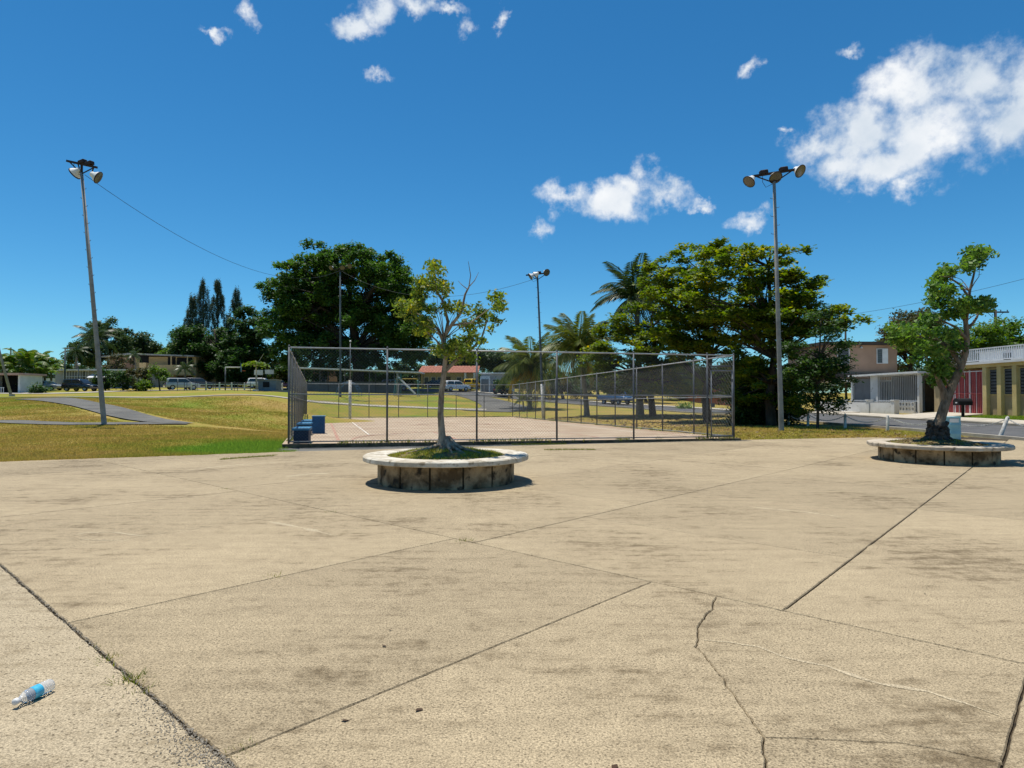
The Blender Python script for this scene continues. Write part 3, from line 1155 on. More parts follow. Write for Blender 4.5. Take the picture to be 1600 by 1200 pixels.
def planter(loc, zt, label, cope_mat, grassy, seed):
    o = thing("round_planter", loc, label, "planter", "round seat planters on the plaza")
    Rr, r_, ri, th = 1.55, 1.28, 1.10, .10
    rg = random.Random(seed)
    npan = 14
    for k in range(npan):
        a0 = 2 * math.pi * k / npan + .013 + seed
        a1 = 2 * math.pi * (k + 1) / npan - .013 + seed
        rr = r_ + rg.uniform(-.006, .006)
        mb = MB().lathe([(rr - .12, -.02), (rr - .006, -.02), (rr, .012), (rr, zt - th - .01), (rr - .006, zt - th), (rr - .12, zt - th)], 5, None, a0, a1)
        # close the two ends of the panel
        m = 6
        mb.f.append(tuple(i * m for i in range(6)))
        mb.f.append(tuple(i * m + 5 for i in range(5, -1, -1)))
        mb.build("wall_panel", M_PANEL, o)
    MB().lathe([(r_ - .03, -.02), (r_ - .03, zt - th)], 48).build("core", M_JOINT, o)
    # coping ring with a chipped rim
    prof = [(ri, zt - th - .05), (ri, zt - .015), (ri + .02, zt), (Rr - .025, zt), (Rr, zt - .02), (Rr + .002, zt - th + .015), (Rr - .03, zt - th), (r_ - .04, zt - th), (ri, zt - th - .05)]
    n = 160
    vs, fs = [], []
    for i, (q, z) in enumerate(prof):
        for k in range(n):
            a = 2 * math.pi * k / n
            e = 0
            dz = 0
            if i in (4, 5, 6):
                nz = mnoise.noise(Vector((math.cos(a) * 7, math.sin(a) * 7, seed * 9)))
                n2 = mnoise.noise(Vector((math.cos(a) * 22, math.sin(a) * 22, seed * 5)))
                e = -.02 * max(0, nz - .1) * 2 - .012 * max(0, n2) * (2.2 if cope_mat is M_COPE2 else 1)
                if i >= 5:
                    e *= 1.7
            vs.append(((q + e) * math.cos(a), (q + e) * math.sin(a), z + dz))
    for i in range(len(prof) - 1):
        for k in range(n):
            fs.append((i * n + k, i * n + (k + 1) % n, (i + 1) * n + (k + 1) % n, (i + 1) * n + k))
    MB().add(vs, fs).build("coping", cope_mat, o)
    # soil mound
    vs, fs = [], []
    rings, sg = 12, 48
    mound = .13

    def sz(x, y):
        q = math.hypot(x, y) / ri
        return zt - .035 + mound * max(0, 1 - q * q) ** 1.3 + .02 * mnoise.noise(Vector((x * 4, y * 4, seed)))
    for i in range(rings + 1):
        for k in range(sg):
            a = 2 * math.pi * k / sg
            x, y = (ri + .03) * i / rings * math.cos(a), (ri + .03) * i / rings * math.sin(a)
            vs.append((x, y, sz(x, y)))
    for i in range(rings):
        for k in range(sg):
            fs.append((i * sg + k, (i + 1) * sg + k, (i + 1) * sg + (k + 1) % sg, i * sg + (k + 1) % sg))
    MB().add(vs, fs).build("soil", M_SOIL, o, True)
    # turf and litter on it
    ng = 9000 if grassy else 3000
    q = NR.uniform(size=ng) ** .5 * (ri - .03)
    a = NR.uniform(0, 2 * math.pi, ng)
    X, Y_ = q * np.cos(a), q * np.sin(a)
    keep = np.array([mnoise.noise(Vector((x * 2.2, y * 2.2, seed + 3))) > (-.25 if grassy else .1) for x, y in zip(X, Y_)])
    X, Y_ = X[keep], Y_[keep]
    Z = np.array([sz(x, y) for x, y in zip(X, Y_)])
    h = NR.uniform(.02, .06, len(X))
    th_ = NR.uniform(0, math.pi, len(X))
    w = NR.uniform(.004, .009, len(X))
    V = np.empty((len(X), 3, 3))
    V[:, 0] = np.stack([X - w * np.cos(th_), Y_ - w * np.sin(th_), Z - .01], 1)
    V[:, 1] = np.stack([X + w * np.cos(th_), Y_ + w * np.sin(th_), Z - .01], 1)
    V[:, 2] = np.stack([X + NR.normal(0, .03, len(X)), Y_ + NR.normal(0, .03, len(X)), Z + h], 1)
    tag(inst(fastmesh("turf", V.reshape(-1, 3), 3, M_MOSS, NR.uniform(size=len(X))), "turf", o), kind='stuff')
    nl = 160 if grassy else 900
    q = NR.uniform(size=nl) ** .5 * (ri - .06)
    a = NR.uniform(0, 2 * math.pi, nl)
    P = np.stack([q * np.cos(a), q * np.sin(a), np.zeros(nl)], 1)
    P[:, 2] = [sz(x, y) + .02 for x, y, _ in P]
    tag(inst(fastmesh("leaf_litter", leaf_quads(P, .06, 1.5), 4, M_LITTER, NR.uniform(size=nl)), "leaf_litter", o), kind='stuff')
    return o


PL1 = Vector((-1.24, 12.28, 0))
PL2 = Vector((10.62, 16.2, 0))
planter(PL1, .507, "round concrete planter with bright whitewashed coping and mossy turf", M_COPE, True, 1)
planter(PL2, .44, "round concrete planter with chipped grey-brown coping and dead leaves", M_COPE2, False, 2)

# ------------------------------------------------------------------ trees
M_BARK = mat("grey_bark", (0.40, 0.325, 0.245), (0.13, 0.098, 0.066), 12, .95, .9, 30, stretch=(1, 1, .35))
M_BARK2 = mat("brown_bark", (0.25, 0.195, 0.14), (0.08, 0.06, 0.04), 10, .95, .9, 30, stretch=(1, 1, .35))
M_BARK_D = mat("dark_bark", (0.085, 0.066, 0.05), (0.035, 0.028, 0.022), 5, .95, .8, 25, stretch=(1, 1, .3))
M_CHAR = mat("charred_bark", (0.10, 0.078, 0.058), (0.022, 0.018, 0.015), 8, .95, .9, 25)
LF_RAIN = leaf_mat("rain_tree_leaf", [(0, (0.034, 0.076, 0.018)), (.5, (0.064, 0.136, 0.025)), (.85, (0.110, 0.191, 0.034)), (1, (0.181, 0.245, 0.043))], 0.45)
LF_ALM = leaf_mat("almond_leaf", [(0, (0.057, 0.109, 0.019)), (.5, (0.142, 0.201, 0.024)), (.85, (0.284, 0.308, 0.034)), (1, (0.472, 0.355, 0.047))], 0.5)
LF_PLANT = leaf_mat("young_tree_leaf", [(0, (0.073, 0.126, 0.026)), (.45, (0.157, 0.220, 0.038)), (.8, (0.293, 0.304, 0.046)), (1, (0.544, 0.440, 0.062))], 0.5)
LF_PLANT2 = leaf_mat("bright_tree_leaf", [(0, (0.056, 0.121, 0.026)), (.5, (0.121, 0.221, 0.044)), (.85, (0.199, 0.299, 0.048)), (1, (0.332, 0.354, 0.066))], 0.5)
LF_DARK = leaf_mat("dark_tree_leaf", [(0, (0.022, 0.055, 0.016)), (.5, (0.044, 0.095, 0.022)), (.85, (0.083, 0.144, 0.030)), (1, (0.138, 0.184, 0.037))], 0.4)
LF_FAR = leaf_mat("far_tree_leaf", [(0, (0.029, 0.060, 0.023)), (.5, (0.052, 0.094, 0.031)), (.85, (0.085, 0.130, 0.039)), (1, (0.130, 0.163, 0.046))], .3)
LF_CAS = leaf_mat("casuarina_needle", [(0, (0.046, 0.072, 0.046)), (.6, (0.078, 0.111, 0.065)), (1, (0.117, 0.143, 0.078))], .3)
LF_BRT = leaf_mat("bright_bush_leaf", [(0, (0.058, 0.116, 0.020)), (.5, (0.108, 0.190, 0.026)), (1, (0.215, 0.281, 0.050))], 0.45)
LF_RED = leaf_mat("reddish_bush_leaf", [(0, (0.046, 0.058, 0.019)), (.6, (0.091, 0.091, 0.033)), (1, (0.182, 0.104, 0.046))], .3)


def pxclumps(Y, ells, n, cr, depth, seed, flat=.75):
    """leaf clumps spread through ellipses given in photo pixels around depth Y; sizes in metres"""
    rg = random.Random(seed)
    ar = [e[2] * e[3] for e in ells]
    out = []
    for _ in range(n):
        e = rg.choices(ells, ar)[0]
        a = rg.uniform(0, 2 * math.pi)
        q = rg.random() ** .42
        dd = rg.uniform(-1, 1) * depth * math.sqrt(max(.05, 1 - q * q * .8))
        p = PT(e[0] + e[2] * q * math.cos(a), e[1] + e[3] * q * math.sin(a), Y)
        p = p + Vector((0, dd, 0))
        r_ = cr * rg.uniform(.65, 1.35)
        out.append((p, (r_, r_, r_ * flat)))
    return out


def tree(name, label, base, trunk, clumps, leaf, n_leaf, lmat, bmat=M_BARK_D, group=None, cat="tree", up=.5, aspect=.55,
         limbs=True, limb_r=.12, shell=.55, extra=None, seed=1, thin=1.0):
    """trunk: list of (Vector, radius); leaves fill the clumps"""
    rg = random.Random(seed)
    rng = np.random.default_rng(seed)
    base = Vector(base)
    o = thing(name, base, label, cat, group)
    mb = MB()
    pth = [t[0] - base for t in trunk]
    mb.tube([pth[0] - Vector((0, 0, .25))] + pth, [trunk[0][1] * 1.15 * thin] + [t[1] * thin for t in trunk], 12)
    if limbs:
        k0 = max(0, len(pth) // 3)
        for (c, r_) in clumps:
            if rg.random() > (1 if limbs is True else limbs):
                continue
            c_ = Vector(c) - base
            # leave the trunk below the clump
            best = min(range(k0, len(pth)), key=lambda i: (pth[i] - c_).length + max(0, pth[i].z - c_.z + .3 * (c_ - pth[i]).xy.length) * 2.5)
            a = pth[best]
            ra = min(trunk[best][1] * .75, limb_r)
            md = a.lerp(c_, .5) + Vector((rg.uniform(-.1, .1), rg.uniform(-.1, .1), rg.uniform(-.02, .14))) * (c_ - a).length
            mb.tube([a, a.lerp(md, .55) + Vector((0, 0, .02)), md, md.lerp(c_, .6), c_], [ra, ra * .75, ra * .5, ra * .32, ra * .12], 6, False)
    if extra:
        for (p, q) in extra:
            mb.tube([x - base for x in p], q, 7, False)
    mb.build("trunk", bmat, o, True)
    vol = np.array([r_[0] * r_[1] * r_[2] for c, r_ in clumps]) ** (2 / 3)
    cnt = np.maximum(3, (n_leaf * vol / vol.sum())).astype(int)
    Ps, T = [], []
    for (c, r_), k in zip(clumps, cnt):
        P = clump_points(np.array(Vector(c) - base), r_, k, rng, shell) + rng.normal(0, .26, (k, 3)) * np.array(r_)
        Ps.append(P)
        # tint: each clump has its own tone, leaves vary about it
        tone = rg.uniform(.2, .6)
        T.append(np.clip(tone + rng.normal(0, .2, k), 0, 1))
    P = np.concatenate(Ps)
    inst(fastmesh("crown", leaf_quads(P, leaf, up, aspect, rng), 4, lmat, np.concatenate(T)), "crown", o)
    return o


def zc(lst, ox, oy, sc):
    return [(ox + a / sc, oy + b / sc, c / sc, d / sc) for (a, b, c, d) in lst]


# young tree in the white planter
Y1 = PL1.y
q = lambda x, y, dy=0: PT(550 + x / 3, 380 + y / 3, Y1 + dy)
b1 = Vector((PL1.x + .02, Y1, .58))
tr1 = [(q(425, 938), .17), (q(422, 900), .115), (q(415, 800), .095), (q(420, 700), .09), (q(430, 620), .085), (q(438, 540), .07), (q(432, 450), .062)]
ex1 = [([q(432, 460), q(450, 370, .1), q(425, 270, .1), q(380, 200, .05), q(388, 85)], [0.0370, 0.0311, 0.0252, 0.0185, 0.0044]),
       ([q(438, 430), q(465, 385, -.1), q(512, 325, -.15), q(530, 240, -.1), q(548, 205, -.1)], [0.0370, 0.0333, 0.0259, 0.0192, 0.0148]),
       ([q(548, 205, -.1), q(556, 150, -.1), q(545, 85, -.1)], [0.0118, 0.0081, 0.0037]),
       ([q(548, 205, -.1), q(575, 175, -.1), q(594, 136, -.1)], [0.0111, 0.0074, 0.0030]),
       ([q(540, 215, -.1), q(515, 195, -.12), q(497, 176, -.12)], [0.0089, 0.0067, 0.0030]),
       ([q(438, 600), q(480, 555, .1), q(540, 515, .15), q(605, 455, .2), q(640, 340, .2)], [0.0407, 0.0370, 0.0296, 0.0222, 0.0089]),
       ([q(430, 470), q(400, 400, .1), q(350, 355, .2), q(290, 320, .25)], [0.0296, 0.0252, 0.0178, 0.0074]),
       ([q(428, 500), q(395, 455, -.2), q(350, 415, -.3)], [0.0252, 0.0178, 0.0074]),
       ([q(470, 385, -.1), q(560, 370, -.3), q(640, 310, -.35)], [0.0222, 0.0163, 0.0074])]
roots = []
for k, (a, ln) in enumerate(((200, .75), (235, .4), (255, .35), (285, .5), (310, .55), (330, .75), (355, .5), (180, .5), (30, .5), (100, .5), (150, .45))):
    d = Vector((math.cos(R(a)), math.sin(R(a)), 0))
    roots.append(([b1 + Vector((0, 0, .22)), b1 + d * .12 + Vector((0, 0, .10)), b1 + d * ln * .5 + Vector((0, 0, .035)), b1 + d * ln + Vector((0, 0, -.03))], [.07, .06, .035, .015]))
cl1 = zc([(390, 130, 28, 38), (372, 180, 45, 26), (290, 250, 75, 45), (295, 330, 85, 55), (330, 390, 60, 40), (250, 300, 45, 40), (470, 290, 50, 36), (560, 350, 75, 55),
          (640, 300, 65, 55), (682, 272, 36, 36), (600, 420, 75, 50), (540, 470, 65, 45), (480, 470, 75, 60), (430, 490, 50, 40), (655, 370, 50, 50), (520, 535, 50, 36), (330, 190, 40, 26), (420, 220, 36, 30)], 550, 380, 3)
clumps1 = []
rg = random.Random(5)
for e in cl1:
    for k in range(5):
        a, w_ = rg.uniform(0, 6.28), rg.random() ** .5
        c = PT(e[0] + e[2] * .85 * w_ * math.cos(a), e[1] + e[3] * .85 * w_ * math.sin(a), Y1 + rg.uniform(-.5, .5))
        r_ = rg.uniform(.08, .18)
        clumps1.append((c, (r_, r_, r_ * .8)))
tree("young_tree", "slim pale-trunked young tree with bare upper twigs in the whitewashed planter", b1, tr1, clumps1, .085, 5600, LF_PLANT, M_BARK,
     limbs=.22, limb_r=.010, extra=ex1 + roots, up=.1, aspect=.42, seed=4, thin=.6, shell=.6)

# leaning tree in the grey planter
Y2 = PL2.y
q2 = lambda x, y, dy=0: PT(1330 + x / 3.16, 360 + y / 3.16, Y2 + dy)
b2 = q2(425, 1035)
b2.z = .50
tr2 = [(q2(420, 1030), .36), (q2(425, 985), .30), (q2(440, 930), .22), (q2(462, 860), .20), (q2(490, 790), .185), (q2(535, 690), .165), (q2(560, 620), .14), (q2(572, 540), .115), (q2(565, 450), .10), (q2(575, 380), .08), (q2(585, 300), .06), (q2(610, 200), .04), (q2(632, 110), .015)]
ex2 = [([q2(468, 840), q2(455, 790), q2(440, 760), q2(415, 700, -.1), q2(370, 620, -.2)], [.10, .085, .07, .045, .02]),
       ([q2(545, 670), q2(500, 600, .1), q2(430, 540, .2), q2(330, 520, .3)], [.07, .055, .04, .015]),
       ([q2(572, 540), q2(520, 480, -.2), q2(440, 440, -.4)], [.05, .035, .012]),
       ([q2(575, 480), q2(600, 460), q2(620, 430), q2(640, 380)], [.045, .035, .028, .012]),
       ([q2(565, 450), q2(520, 380, .1), q2(460, 330, .2)], [.045, .03, .012]),
       ([q2(580, 330), q2(540, 270), q2(480, 230), q2(430, 225)], [.035, .025, .018, .008])]
cl2 = zc([(632, 108, 50, 30), (600, 150, 50, 32), (440, 230, 44, 32), (500, 200, 46, 36), (480, 270, 72, 44), (450, 340, 62, 44), (570, 350, 64, 55), (640, 360, 48, 46), (520, 400, 56, 38),
          (390, 480, 105, 50), (300, 540, 85, 70), (450, 560, 95, 75), (400, 640, 110, 62), (480, 680, 70, 50), (340, 600, 75, 55), (430, 725, 44, 36), (250, 500, 60, 42)], 1330, 360, 3.16)
clumps2 = []
for e in cl2:
    for k in range(6):
        a, w_ = rg.uniform(0, 6.28), rg.random() ** .5
        c = PT(e[0] + e[2] * w_ * math.cos(a), e[1] + e[3] * w_ * math.sin(a), Y2 + rg.uniform(-.75, .75))
        r_ = rg.uniform(.12, .24)
        clumps2.append((c, (r_, r_, r_ * .75)))
roots2 = []
for k in range(12):
    a = k * 30 + 10
    d = Vector((math.cos(R(a)), math.sin(R(a)), 0))
    roots2.append(([b2 + Vector((0, 0, .30)) + d * .08, b2 + d * .16 + Vector((0, 0, .10)), b2 + d * .32 + Vector((0, 0, .0)), b2 + d * (.45 + .3 * ((k * 7) % 5) / 5) + Vector((0, 0, -.08))], [.085, .075, .05, .015]))
t2 = tree("leaning_tree", "leaning thick-trunked tree with tufted crown in the grey-brown planter", b2, tr2, clumps2, .11, 10500, LF_PLANT2, M_BARK2,
          limbs=.2, limb_r=.015, extra=ex2, up=.15, aspect=.5, seed=8, thin=.54)
rb = MB()
for (p, r_) in roots2:
    rb.tube([x - b2 for x in p], r_, 7, False)
for k in range(110):     # gnarled burnt knobs round the foot
    a, h = rg.uniform(0, 6.28), rg.uniform(0, .5)
    w_ = .22 - .08 * h
    c = Vector((math.cos(a) * w_ + .06 * h, math.sin(a) * w_, h - .05))
    s_ = rg.uniform(.035, .075)
    rb.lathe([(.001, -s_), (s_ * .8, -s_ * .5), (s_, 0), (s_ * .7, s_ * .6), (.001, s_)], 7, Matrix.Translation(c) @ Matrix.Rotation(rg.uniform(0, 3), 4, 'X'))
rb.build("charred_root_flare", M_CHAR, t2, True)

# big spreading tree behind the shelter
YB = 104
gB = ground(560, YB)
trB = [(gB, 1.0), (PT(560, 580, YB), .85), (PT(556, 545, YB), .8), (PT(552, 510, YB), .62), (PT(550, 480, YB), .45), (PT(545, 445, YB), .25)]
ell = [(540, 445, 92, 52), (490, 470, 62, 55), (465, 505, 50, 55), (600, 470, 62, 52), (630, 510, 42, 60), (540, 520, 95, 55), (500, 555, 60, 36), (600, 560, 52, 32), (455, 450, 34, 36), (430, 490, 16, 22), (560, 410, 58, 20), (510, 405, 34, 18), (652, 470, 22, 36), (648, 520, 26, 40), (585, 430, 60, 26), (475, 440, 40, 30)]
exB = [([PT(555, 545, YB), PT(505, 500, YB - 3), PT(465, 455, YB - 5)], [.45, .28, .06]), ([PT(555, 540, YB), PT(600, 490, YB + 2), PT(635, 450, YB + 2)], [.45, .3, .06]),
       ([PT(552, 510, YB), PT(500, 480, YB - 4), PT(470, 500, YB - 6)], [.35, .22, .05]), ([PT(552, 500, YB), PT(590, 440, YB - 4), PT(600, 405, YB - 5)], [.35, .22, .05])]
tree("spreading_tree", "huge dome-shaped dark green tree towering behind the playground", gB, trB, pxclumps(YB, ell, 760, .95, 9, 21, .7), .48, 140000, LF_RAIN, limbs=.22, limb_r=.2, extra=exB, up=.5, seed=22)

# tropical almonds beside the court, tiered crowns


def almond(px, Y, ells, label, n, seed, nl, depth=3.5, cr=.62, tr_h=.62, r0=.3, leafs=.24):
    g0_ = ground(px, Y)
    top = min(e[1] - e[3] for e in ells)
    tr = [(g0_, r0), (PT(px - 3, 619, Y), r0 * .8), (PT(px, 600, Y), r0 * .72), (PT(px + 4, 560, Y), r0 * .6), (PT(px, 510, Y), r0 * .45), (PT(px - 4, top + 40, Y), r0 * .25), (PT(px, top + 10, Y), r0 * .08)]
    return tree("almond_tree", label, g0_, tr, pxclumps(Y, ells, n, cr, depth, seed, .36), leafs, nl, LF_ALM, limbs=.3, limb_r=.09, group="almond trees beside the court", up=.9, aspect=.62, seed=seed)


almond(1205, 37, [(1150, 420, 85, 34), (1160, 465, 100, 40), (1225, 455, 44, 30), (1200, 500, 90, 40), (1240, 500, 80, 22), (1200, 560, 62, 60), (1195, 610, 55, 45), (1290, 497, 46, 13), (1300, 500, 40, 10), (1130, 390, 40, 14), (1235, 402, 30, 9), (1245, 445, 28, 9)],
       "broad almond tree with yellow-green tiers behind the three-lamp pole", 330, 31, 42000, 3.2, .55)
almond(1105, 44, [(1080, 420, 70, 30), (1050, 450, 60, 30), (1090, 470, 80, 40), (1110, 510, 80, 45), (1060, 520, 70, 30), (1120, 560, 60, 36), (1150, 600, 50, 30)],
       "almond tree with yellowish leaves beside the royal palm and court fence", 290, 32, 34000, 3.2, .58)
almond(1020, 52, [(1010, 500, 60, 28), (990, 540, 60, 30), (1040, 545, 60, 35), (985, 575, 55, 24), (1060, 590, 55, 28), (955, 525, 30, 24), (1000, 598, 60, 20), (1095, 600, 55, 24), (940, 565, 26, 24)],
       "low spreading almond tree between the coconut palms and court", 330, 33, 38000, 3.2, .62)
tree("almond_sapling", "small thin-trunked tree by the roadside chain", ground(1277, 32.5), [(ground(1277, 32.5), .075), (PT(1278, 640, 32.5), .065), (PT(1276, 600, 32.5), .06), (PT(1280, 560, 32.5), .045), (PT(1283, 500, 32.5), .02)],
     pxclumps(32.5, [(1285, 500, 28, 20), (1285, 545, 45, 32), (1270, 590, 45, 36), (1255, 560, 30, 40), (1290, 630, 28, 18), (1310, 590, 24, 30)], 110, .4, 1.3, 35, .5), .16, 9500, LF_DARK, limbs=.5, limb_r=.035, up=.6, seed=35)
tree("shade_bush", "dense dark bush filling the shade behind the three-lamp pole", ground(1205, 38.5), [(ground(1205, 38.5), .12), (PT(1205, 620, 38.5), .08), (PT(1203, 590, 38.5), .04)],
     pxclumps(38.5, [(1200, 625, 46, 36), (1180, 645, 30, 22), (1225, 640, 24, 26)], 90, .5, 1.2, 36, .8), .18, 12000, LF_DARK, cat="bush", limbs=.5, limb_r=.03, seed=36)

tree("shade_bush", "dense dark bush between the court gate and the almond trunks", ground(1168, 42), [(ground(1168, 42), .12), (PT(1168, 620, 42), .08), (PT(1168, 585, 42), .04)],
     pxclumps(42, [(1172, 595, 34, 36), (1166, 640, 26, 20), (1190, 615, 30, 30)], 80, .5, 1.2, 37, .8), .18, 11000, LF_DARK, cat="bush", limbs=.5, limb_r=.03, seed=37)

# the group of trees on the hill at the left
gC = ground(345, 122)
tree("hill_tree", "round dark tree in front of the feathery pines on the hill", gC, [(gC, .5), (PT(345, 580, 122), .42), (PT(340, 545, 122), .35), (PT(335, 515, 122), .15)],
     pxclumps(122, [(325, 545, 44, 34), (300, 540, 26, 24), (345, 565, 45, 28), (320, 585, 36, 18), (282, 530, 12, 14)], 190, .95, 5, 41, .8), .5, 30000, LF_DARK, limbs=.3, up=.5, seed=41)
gC = ground(392, 118)
tree("hill_tree", "dark domed tree on the hill nearest the huge spreading tree", gC, [(gC, .5), (PT(390, 580, 118), .42), (PT(390, 540, 118), .35), (PT(388, 505, 118), .15)],
     pxclumps(118, [(392, 510, 26, 30), (385, 545, 36, 32), (380, 575, 40, 24), (400, 565, 26, 24)], 180, .95, 5, 42, .75), .5, 30000, LF_DARK, limbs=.3, up=.5, seed=42)
for k, (px, top, lab) in enumerate(((318, 442, "tall feathery pine with the highest tip on the hill"), (340, 444, "feathery pine with twin thin tips in the middle of the hill group"), (365, 455, "leaning feathery pine on the court side of the hill group"), (301, 466, "slender feathery pine on the house side of the hill group"))):
    Y = 128
    g0_ = ground(px, Y)
    tr = [(g0_, .3), (PT(px, 560, Y), .22), (PT(px + (3 if k == 2 else 0), 500, Y), .12), (PT(px + (6 if k == 2 else 1), top, Y), .02)]
    rgk = random.Random(50 + k)
    cls = []
    for j in range(170):
        t = rgk.random()
        yy = top + (570 - top) * t
        w = 3 + 26 * t ** .9
        p = PT(px + rgk.uniform(-w, w) + (6 * (1 - t) if k == 2 else 0), yy, Y + rgk.uniform(-1, 1) * (0.3 + 2 * t))
        cls.append((p, (.18, .18, 1.1)))
    tree("casuarina_tree", lab, g0_, tr, cls, .75, 7500, LF_CAS, M_BARK_D, "feathery pines on the hill", limbs=.5, limb_r=.04, up=-.45, aspect=.1, seed=50 + k)
# trees behind the houses
for (px, Y, ells, lab, m_, nl, sd_) in (
    (172, 130, [(165, 520, 26, 20), (185, 535, 22, 24), (150, 545, 30, 24), (128, 555, 22, 16)], "loose open tree behind the low white house", LF_FAR, 8500, 61),
    (222, 135, [(222, 540, 26, 16), (205, 548, 20, 10), (243, 549, 14, 8)], "rounded tree behind the two-storey tan house", LF_FAR, 7000, 62),
    (278, 126, [(275, 556, 14, 8), (288, 545, 10, 12)], "small bright tree at the end of the tan house roof", LF_BRT, 3000, 63),
    (700, 135, [(690, 558, 26, 16), (716, 556, 30, 14), (740, 566, 34, 14)], "green tree rising behind the red-roofed house", LF_FAR, 8000, 64),
    (775, 132, [(780, 565, 30, 14), (760, 560, 22, 14), (800, 575, 20, 14)], "green tree rising behind the small grey house", LF_FAR, 7000, 65),
    (1420, 66, [(1425, 510, 34, 22), (1405, 520, 18, 18), (1445, 500, 20, 14), (1410, 545, 14, 40)], "tree with brownish top beside the two-storey pink house", LF_RED, 6500, 66),
    (1520, 62, [(1500, 540, 40, 22), (1540, 535, 30, 26), (1580, 530, 22, 30), (1576, 505, 12, 14), (1600, 545, 30, 18), (1470, 545, 24, 24)], "bushy green tree rising behind the yellow house", LF_BRT, 10000, 67),
    (640, 128, [(640, 585, 26, 16), (610, 590, 26, 14)], "tree beyond the shelter roof end", LF_DARK, 4500, 68),
    (470, 128, [(465, 580, 22, 16), (440, 585, 20, 10)], "dark tree behind the grilling kiosk", LF_DARK, 5000, 69),
    (560, 124, [(520, 592, 36, 14), (580, 594, 40, 14)], "dark undergrowth tree behind the shelter", LF_DARK, 6000, 70),
    (1075, 108, [(1080, 600, 30, 16), (1120, 595, 30, 18), (1040, 600, 25, 14)], "leafy tree behind the terracotta wall", LF_FAR, 6000, 71),
    (935, 112, [(930, 590, 34, 16), (900, 600, 26, 12), (965, 596, 28, 16)], "leafy tree across the street behind the coconut palms", LF_FAR, 6000, 72),
    (880, 97, [(875, 598, 42, 18), (850, 602, 30, 14), (905, 606, 26, 12)], "dark tree over the street beyond the far court corner", LF_DARK, 6000, 74),
    (1010, 95, [(1000, 600, 42, 18), (1045, 606, 30, 14), (970, 606, 30, 14)], "dark tree over the street behind the low almond", LF_DARK, 6000, 75),
    (1375, 78, [(1375, 545, 20, 10)], "treetop behind the pink house roof", LF_DARK, 2000, 73),
):
    g0_ = ground(px, Y)
    mid = ells[0]
    tr = [(g0_, .28), (g0_.lerp(PT(mid[0], mid[1], Y), .5), .2), (PT(mid[0], mid[1], Y), .08)]
    cr = 1.0 if Y > 100 else .75
    tree("background_tree", lab, g0_, tr, pxclumps(Y, ells, max(20, nl // 80), cr, 3.5, sd_, .7), .5 if Y > 100 else .3, int(nl * 1.9), m_, limbs=.4, limb_r=.1, up=.4, seed=sd_, group="trees behind the houses")

# bushes in the gardens
for (px, Y, ells, lab, m_, nl, sd_) in (
    (165, 94, [(165, 592, 18, 14)], "dark hedge bush beside the black car", LF_DARK, 2600, 81),
    (192, 93, [(192, 594, 17, 13)], "dark round hedge bush in front of the low white house", LF_DARK, 2600, 82),
    (218, 92, [(217, 590, 17, 17)], "reddish-green garden bush before the tan house", LF_RED, 2600, 83),
    (228, 90, [(227, 602, 8, 5)], "small clipped green bush at the tan house drive", LF_BRT, 900, 84),
    (184, 108, [(184, 568, 22, 12)], "yellowing garden tree beside the tan house wall", LF_RED, 2400, 85),
    (250, 92, [(247, 583, 13, 9), (258, 592, 5, 8)], "small yellow-green lollipop tree before the tan house", LF_BRT, 1500, 86),
    (45, 88, [(40, 598, 12, 10)], "leafy bush beside the pink-roofed shed", LF_FAR, 1600, 87),
    (62, 84, [(60, 608, 10, 5)], "clipped hedge by the shed driveway", LF_DARK, 900, 88),
    (800, 96, [(785, 600, 9, 7)], "dark bush beside the small grey house", LF_DARK, 900, 89),
    (1130, 76, [(1070, 640, 10, 8)], "yellow-green bush across the road at the terracotta wall", LF_BRT, 900, 90),
):
    g0_ = ground(px, Y)
    e = ells[0]
    tr = [(g0_, .1), (PT(e[0], e[1] + e[3] * .3, Y), .06), (PT(e[0], e[1], Y), .03)]
    tree("bush", lab, g0_, tr, pxclumps(Y, ells, 26, .5, 1.2, sd_, .85), .3, nl, m_, cat="bush", limbs=.4, limb_r=.04, seed=sd_)

# palms ------------------------------------------------------------
PALM_A = leaf_mat("coconut_frond", [(0, (0.058, 0.091, 0.020)), (.5, (0.108, 0.141, 0.030)), (1, (0.198, 0.207, 0.050))], 0.4, .4)
PALM_B = leaf_mat("royal_frond", [(0, (0.019, 0.040, 0.013)), (.5, (0.034, 0.061, 0.017)), (1, (0.058, 0.090, 0.023))], 0.3, .4)
PALM_Y = leaf_mat("yellow_frond", [(0, (.20, .14, .02)), (.5, (.30, .22, .035)), (1, (.36, .25, .06))], .35, .5)
M_PTRUNK = mat("palm_trunk", (0.26, 0.22, 0.17), (0.14, 0.115, 0.085), 4, .9, .6, 20, stretch=(1, 1, 4))


